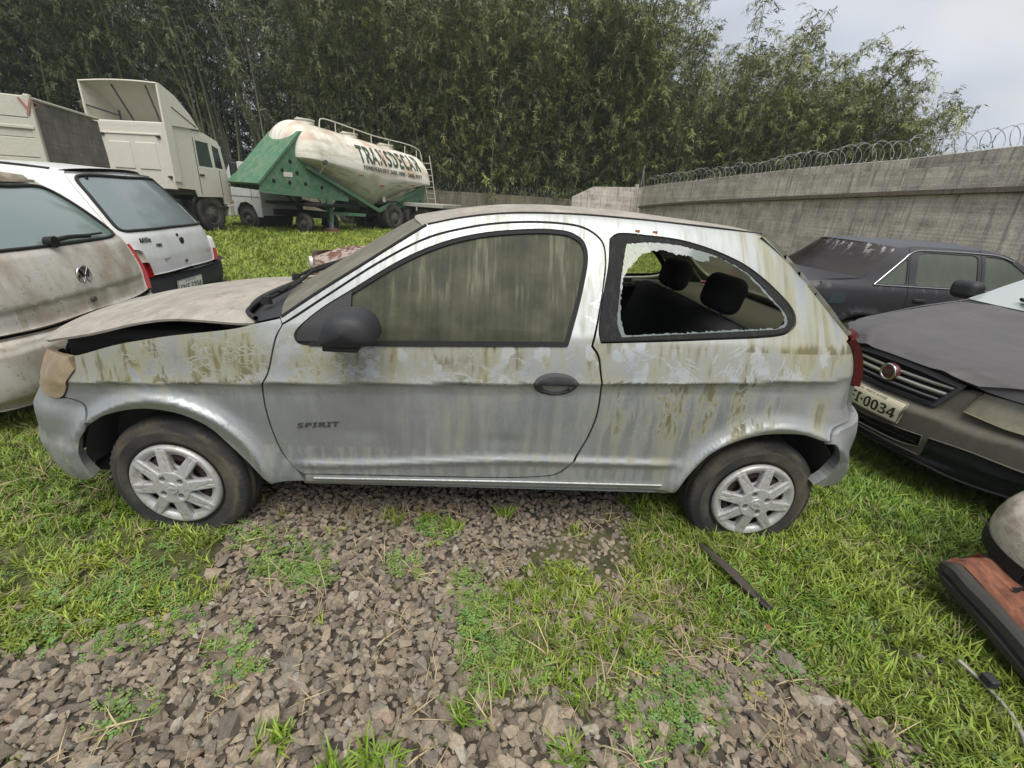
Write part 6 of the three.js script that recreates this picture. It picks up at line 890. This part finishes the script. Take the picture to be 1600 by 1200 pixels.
// ---------------------------------------------------------------- stones, grass, weeds, small litter
{
  setSeed(601);
  const rocks = []; for (let v = 0; v < 12; v++) { const pts = [], el = rr(1.1, 1.7), fl = rr(0.55, 0.9); for (let i = 0; i < 13; i++) { const a = rr(0, 6.283), b = Math.acos(rr(-1, 1)), k = rr(0.78, 1); pts.push(new THREE.Vector3(Math.cos(a) * Math.sin(b) * k * el, Math.cos(b) * k * fl, Math.sin(a) * Math.sin(b) * k)); } const g = new ConvexGeometry(pts); rocks.push(norm(g)); }
  const rt = tex(256, 256, (i, j) => { const a = fbm(i / 20, j / 20, 4, 611, 0), b = vn(i / 1.5, j / 1.5, 612); const v = 190 + 60 * (a - .5) + 46 * (b - .5); return [v, v * .98, v * .95]; }, true, [1, 1]);
  for (const g of rocks) { const p = g.attributes.position, u = g.attributes.uv; for (let i = 0; i < p.count; i++) u.setXY(i, p.getX(i) * .4 + p.getY(i) * .2, p.getZ(i) * .4 + p.getY(i) * .3); }
  const rm = M(0xffffff, 0.88, 0, { map: rt }), L = rocks.map(() => []);
  const add = (x, z, s, lift) => L[Math.floor(rnd() * rocks.length)].push([x, terr(x, z) + s * lift, z, s]);
  for (let x = -0.9; x < 3.0; x += 0.0195) for (let z = -0.9; z < 2.15; z += 0.0195) {          // bed of small and middling stones
    const px = x + rr(-.018, .018), pz = z + rr(-.018, .018), l = lawn(px, pz); if (l > 0.8 && rnd() > 0.05) continue; if (l > 0.3 && rnd() > 0.45) continue;
    const big = ss(0.6, 1.7, pz); add(px, pz, mix(rr(.008, .016), rr(.009, .018), big), rr(.05, .45));
  }
  for (let i = 0; i < 3800; i++) { const x = rr(-.8, 2.6), z = rr(-.2, 2.1), l = lawn(x, z); if (l > .8 && rnd() > .06) continue; if (l > .3 && rnd() > .3) continue; add(x, z, rr(.015, .024) * (rnd() < .08 ? 1.4 : 1) * (.8 + .35 * ss(.7, 1.6, z)), rr(.25, .55)); }
  for (let i = 0; i < 500; i++) { const x = rr(-1, 5), z = rr(-.5, 2), l = lawn(x, z); if (l < .8) continue; add(x, z, rr(.010, .02), .3); }
  const g = new THREE.Group(); g.name = 'gravel'; g.userData = { label: 'grey-brown crushed stone covering the ground in front of the silver car', category: 'gravel', kind: 'stuff' }; scene.add(g);
  const m4 = new THREE.Matrix4(), q = new THREE.Quaternion(), c = new THREE.Color();
  L.forEach((l, v) => { const im = new THREE.InstancedMesh(rocks[v], rm, l.length); im.name = 'stones'; im.userData.kind = 'stuff'; im.castShadow = im.receiveShadow = true;
    l.forEach(([x, y, z, s], i) => { q.setFromEuler(new THREE.Euler(rr(-.5, .5), rr(0, 6.283), rr(-.5, .5))); m4.compose(new THREE.Vector3(x, y, z), q, new THREE.Vector3(s, s * rr(.8, 1.15), s)); im.setMatrixAt(i, m4); const k = rr(.55, 1.22), h = rnd(); h < .06 ? c.setRGB(.40 * k, .31 * k, .245 * k) : h < .30 ? c.setRGB(.34 * k, .305 * k, .26 * k) : h < .36 ? c.setRGB(.50 * k, .47 * k, .41 * k) : c.setRGB(.43 * k, .368 * k, .288 * k); im.setColorAt(i, c); }); g.add(im); });
}
{
  setSeed(701);
  // tufts: curved blades
  const tuft = (n, h0, h1, w0, w1, spread, bend) => { const p = [], x = []; for (let i = 0; i < n; i++) { const a = rr(0, 6.283), r = spread * Math.sqrt(rnd()), bx = Math.cos(a) * r, bz = Math.sin(a) * r, H = rr(h0, h1), w = rr(w0, w1), d = rr(0, 6.283), bd = rr(.25, 1) * bend, sx = -Math.sin(d), sz = Math.cos(d), k = p.length / 3;
      for (const [t, ww] of [[0, .8], [.35, 1], [.7, .75]]) { const o = bd * t * t * H, y = H * (t - .35 * bd * t * t); p.push(bx + Math.cos(d) * o + sx * w * ww, y, bz + Math.sin(d) * o + sz * w * ww, bx + Math.cos(d) * o - sx * w * ww, y, bz + Math.sin(d) * o - sz * w * ww); }
      p.push(bx + Math.cos(d) * bd * H, H * (1 - .35 * bd), bz + Math.sin(d) * bd * H); x.push(k, k + 1, k + 3, k, k + 3, k + 2, k + 2, k + 3, k + 5, k + 2, k + 5, k + 4, k + 4, k + 5, k + 6); }
    const g = new THREE.BufferGeometry(); g.setAttribute('position', new THREE.Float32BufferAttribute(p, 3)); g.setIndex(x); g.computeVertexNormals(); return g; };
  const G = [tuft(11, .025, .058, .0018, .0034, .030, 1.25), tuft(9, .02, .048, .0022, .0042, .032, 1.5), tuft(13, .018, .045, .0016, .0028, .032, 1.3), tuft(8, .04, .085, .002, .0034, .022, 1.0)];
  // low weeds with small oval leaves
  const weed = () => { const p = [], x = []; for (let s = 0; s < 5; s++) { const a = rr(0, 6.283), L = rr(.03, .07), up = rr(.4, 1); for (let j = 1; j <= 5; j++) for (const sd of [-1, 1]) { const t = j / 5, bx = Math.cos(a) * L * t, bz = Math.sin(a) * L * t, by = .05 * up * t * (1.2 - .4 * t), d = a + sd * rr(.6, 1.2), l = rr(.009, .016), w = l * .30, k = p.length / 3, ty = rr(-.004, .006); p.push(bx, by, bz, bx + Math.cos(d) * l * .5 - Math.sin(d) * w, by + ty, bz + Math.sin(d) * l * .5 + Math.cos(d) * w, bx + Math.cos(d) * l, by + ty * .5, bz + Math.sin(d) * l, bx + Math.cos(d) * l * .5 + Math.sin(d) * w, by + ty, bz + Math.sin(d) * l * .5 - Math.cos(d) * w); x.push(k, k + 1, k + 2, k, k + 2, k + 3); } }
    const g = new THREE.BufferGeometry(); g.setAttribute('position', new THREE.Float32BufferAttribute(p, 3)); g.setIndex(x); g.computeVertexNormals(); return g; };
  const Wd = [weed(), weed(), weed()];
  const gm = P({ color: 0xffffff, roughness: 0.6, transmission: 0 });
  const make = (name, label, cat, geos, list, colour, lean) => { const g = new THREE.Group(); g.name = name; g.userData = { label, category: cat, kind: 'stuff' }; scene.add(g); const L = geos.map(() => []); list.forEach((q) => L[Math.floor(rnd() * geos.length)].push(q)); const m4 = new THREE.Matrix4(), q4 = new THREE.Quaternion(), c = new THREE.Color();
    L.forEach((l, v) => { if (!l.length) return; const im = new THREE.InstancedMesh(geos[v], gm, l.length); im.name = name + '_tufts'; im.userData.kind = 'stuff'; im.castShadow = im.receiveShadow = true; l.forEach(([x, z, s], i) => { q4.setFromEuler(new THREE.Euler(rr(-lean, lean), rr(0, 6.283), rr(-lean, lean))); m4.compose(new THREE.Vector3(x, terr(x, z) - .003, z), q4, new THREE.Vector3(s, s * rr(.8, 1.2), s)); im.setMatrixAt(i, m4); colour(c, x, z); im.setColorAt(i, c); }); g.add(im); }); };
  const green = (c, x, z) => { const k = rr(.5, 1.4) * (.7 + .6 * fbm(x * 2.3, z * 2.3, 3, 725)), y = clamp(fbm(x * 1.7, z * 1.7, 3, 721) * 1.4 - .25 + rr(-.3, .3)); c.setRGB(mix(.10, .205, y) * k, mix(.185, .255, y) * k, mix(.014, .026, y) * k); };
  const near = [], far = [], dead = [], weeds = [];
  const N1 = 52000; for (let i = 0; i < N1; i++) { const x = rr(-2.6, 5.2), z = rr(-1.4, 2.2), l = lawn(x, z); if (l <= 0) { if (rnd() < .992) continue; } const patch = fbm(x * 4, z * 4, 3, 731); if (l < .7 && (patch < .38 || rnd() > .92)) continue; if (l > .7 && patch < .30 && rnd() < .6) continue; if (l < .9 && x < 1 && patch < .40 && rnd() < .6) continue; near.push([x, z, rr(.75, 1.25) * (l > .9 ? 1 : .85)]); if (rnd() < (l > .9 ? .09 : .17)) dead.push([x + rr(-.03, .03), z + rr(-.03, .03), rr(.7, 1.2)]); }
  for (let i = 0; i < 42000; i++) { const z = -1.3 - Math.pow(rnd(), 1.6) * 20, x = rr(-9 - (-z) * .3, 3 + (-z) * .35); if (x > 9) continue; far.push([x, z, rr(1.1, 1.9) * (1 + .04 * -z)]); }
  for (const [cx, cz, r, n] of [[.02, 1.18, .20, 150], [.16, 1.22, .12, 70], [.50, .98, .09, 60], [.62, 1.05, .06, 30], [.95, 1.0, .04, 20], [1.05, .78, .05, 26], [1.25, 1.22, .08, 60], [1.32, 1.40, .09, 60], [1.85, 1.46, .12, 80], [1.75, 1.58, .08, 50], [2.12, .68, .12, 60], [2.3, 1.38, .10, 40], [.45, 1.34, .05, 20], [.55, 1.42, .04, 18], [.28, 1.55, .05, 20], [1.2, 1.07, .05, 24], [-.5, .9, .5, 90], [2.7, 1.4, .5, 80], [.34, .83, .07, 30], [2.4, 1.2, .2, 30]]) for (let i = 0; i < n * .5; i++) { const a = rr(0, 6.283), q = r * Math.sqrt(rnd()); weeds.push([cx + Math.cos(a) * q * 1.3, cz + Math.sin(a) * q, rr(.6, 1.15)]); }
  for (const [cx, cz] of [[1.0, .70], [1.35, .66], [.86, .72], [1.12, .77], [1.22, 1.55], [.98, 1.66], [1.02, 1.68], [1.5, 1.66], [.9, 1.7], [2.35, 1.68], [.72, 1.62]]) for (let i = 0; i < 7; i++) near.push([cx + rr(-.02, .02), cz + rr(-.02, .02), rr(.9, 1.4)]);
  make('grass', 'short mown green grass around the parked cars', 'grass', G, near, green, .35);
  make('lawn_grass', 'green lawn stretching back to the trucks', 'grass', G, far, (c, x, z) => { const k = rr(.8, 1.25), y = clamp(fbm(x * .6, z * .6, 3, 741) * 1.5 - .3 + rr(-.25, .25)); c.setRGB(mix(.15, .24, y) * k, mix(.22, .285, y) * k, mix(.022, .034, y) * k); }, .35);
  make('dead_grass', 'straw coloured dead grass blades among the green', 'dead grass', [tuft(6, .03, .08, .0011, .002, .03, 1.7), tuft(5, .04, .10, .001, .0016, .03, 1.9)], dead.concat(Array.from({ length: 260 }, () => [rr(.2, 2.5), rr(.6, 1.9), rr(.8, 1.4)])), (c) => { const k = rr(.7, 1.2); c.setRGB(.34 * k, .27 * k, .15 * k); }, .6);
  make('weeds', 'small leafy green weeds growing through the stones', 'weeds', Wd, weeds, (c) => { const k = rr(.8, 1.25), y = rnd() < .04 ? 1 : rnd() * .4; c.setRGB(mix(.085, .26, y) * k, mix(.185, .25, y) * k, mix(.040, .03, y) * k); }, .3);
}
{ // dark strip of trim lying in the grass, brick chip, loose cable
  const g = thing('trim_strip', 'long dark strip of broken car trim lying in the grass', 'strip', [2.25, 0.03, 1.04], 0.0);
  part('strip', grid(20, 4, (u, v) => { const a = (v - .5) * 2, x = mix(-.065, .068, u), w = .004 + .018 * Math.sin(Math.min(1, u * 1.15) * 2.6), z = mix(-.165, .165, u); return [x + a * w * .93, .012 + .010 * (1 - a * a) + .008 * Math.sin(u * 5), z - a * w * .36]; }), M(0x3b3430, .8), g);
  part('strip_edge', rod([[-.062, .012, -.165], [-.03, .014, -.07], [.02, .012, .05], [.066, .008, .165]], .006, 24), mat.black, g);
  const b = thing('brick_chip', 'small orange-red chip of brick in the grass', 'stone', [2.272, .015, 1.265]); setSeed(33); const pts = []; for (let i = 0; i < 12; i++) pts.push(new THREE.Vector3(rr(-.012, .012), rr(-.01, .012), rr(-.018, .018))); part('chip', new ConvexGeometry(pts), M(0xa2533c, .9), b);
  const k = thing('cable', 'loose grey cable hanging from the torn bumper', 'cable', [0, 0, 0]); part('cable_run', rod([[2.83, .05, 1.41], [2.86, .03, 1.47], [2.86, .02, 1.56], [2.80, .02, 1.66], [2.72, .03, 1.75]], .006, 30), M(0x8d8c84, .6), k); part('connector', box(.03, .03, .04, 2.865, .05, 1.48, .006), mat.darkPlastic, k);
}
renderer.render(scene, camera);
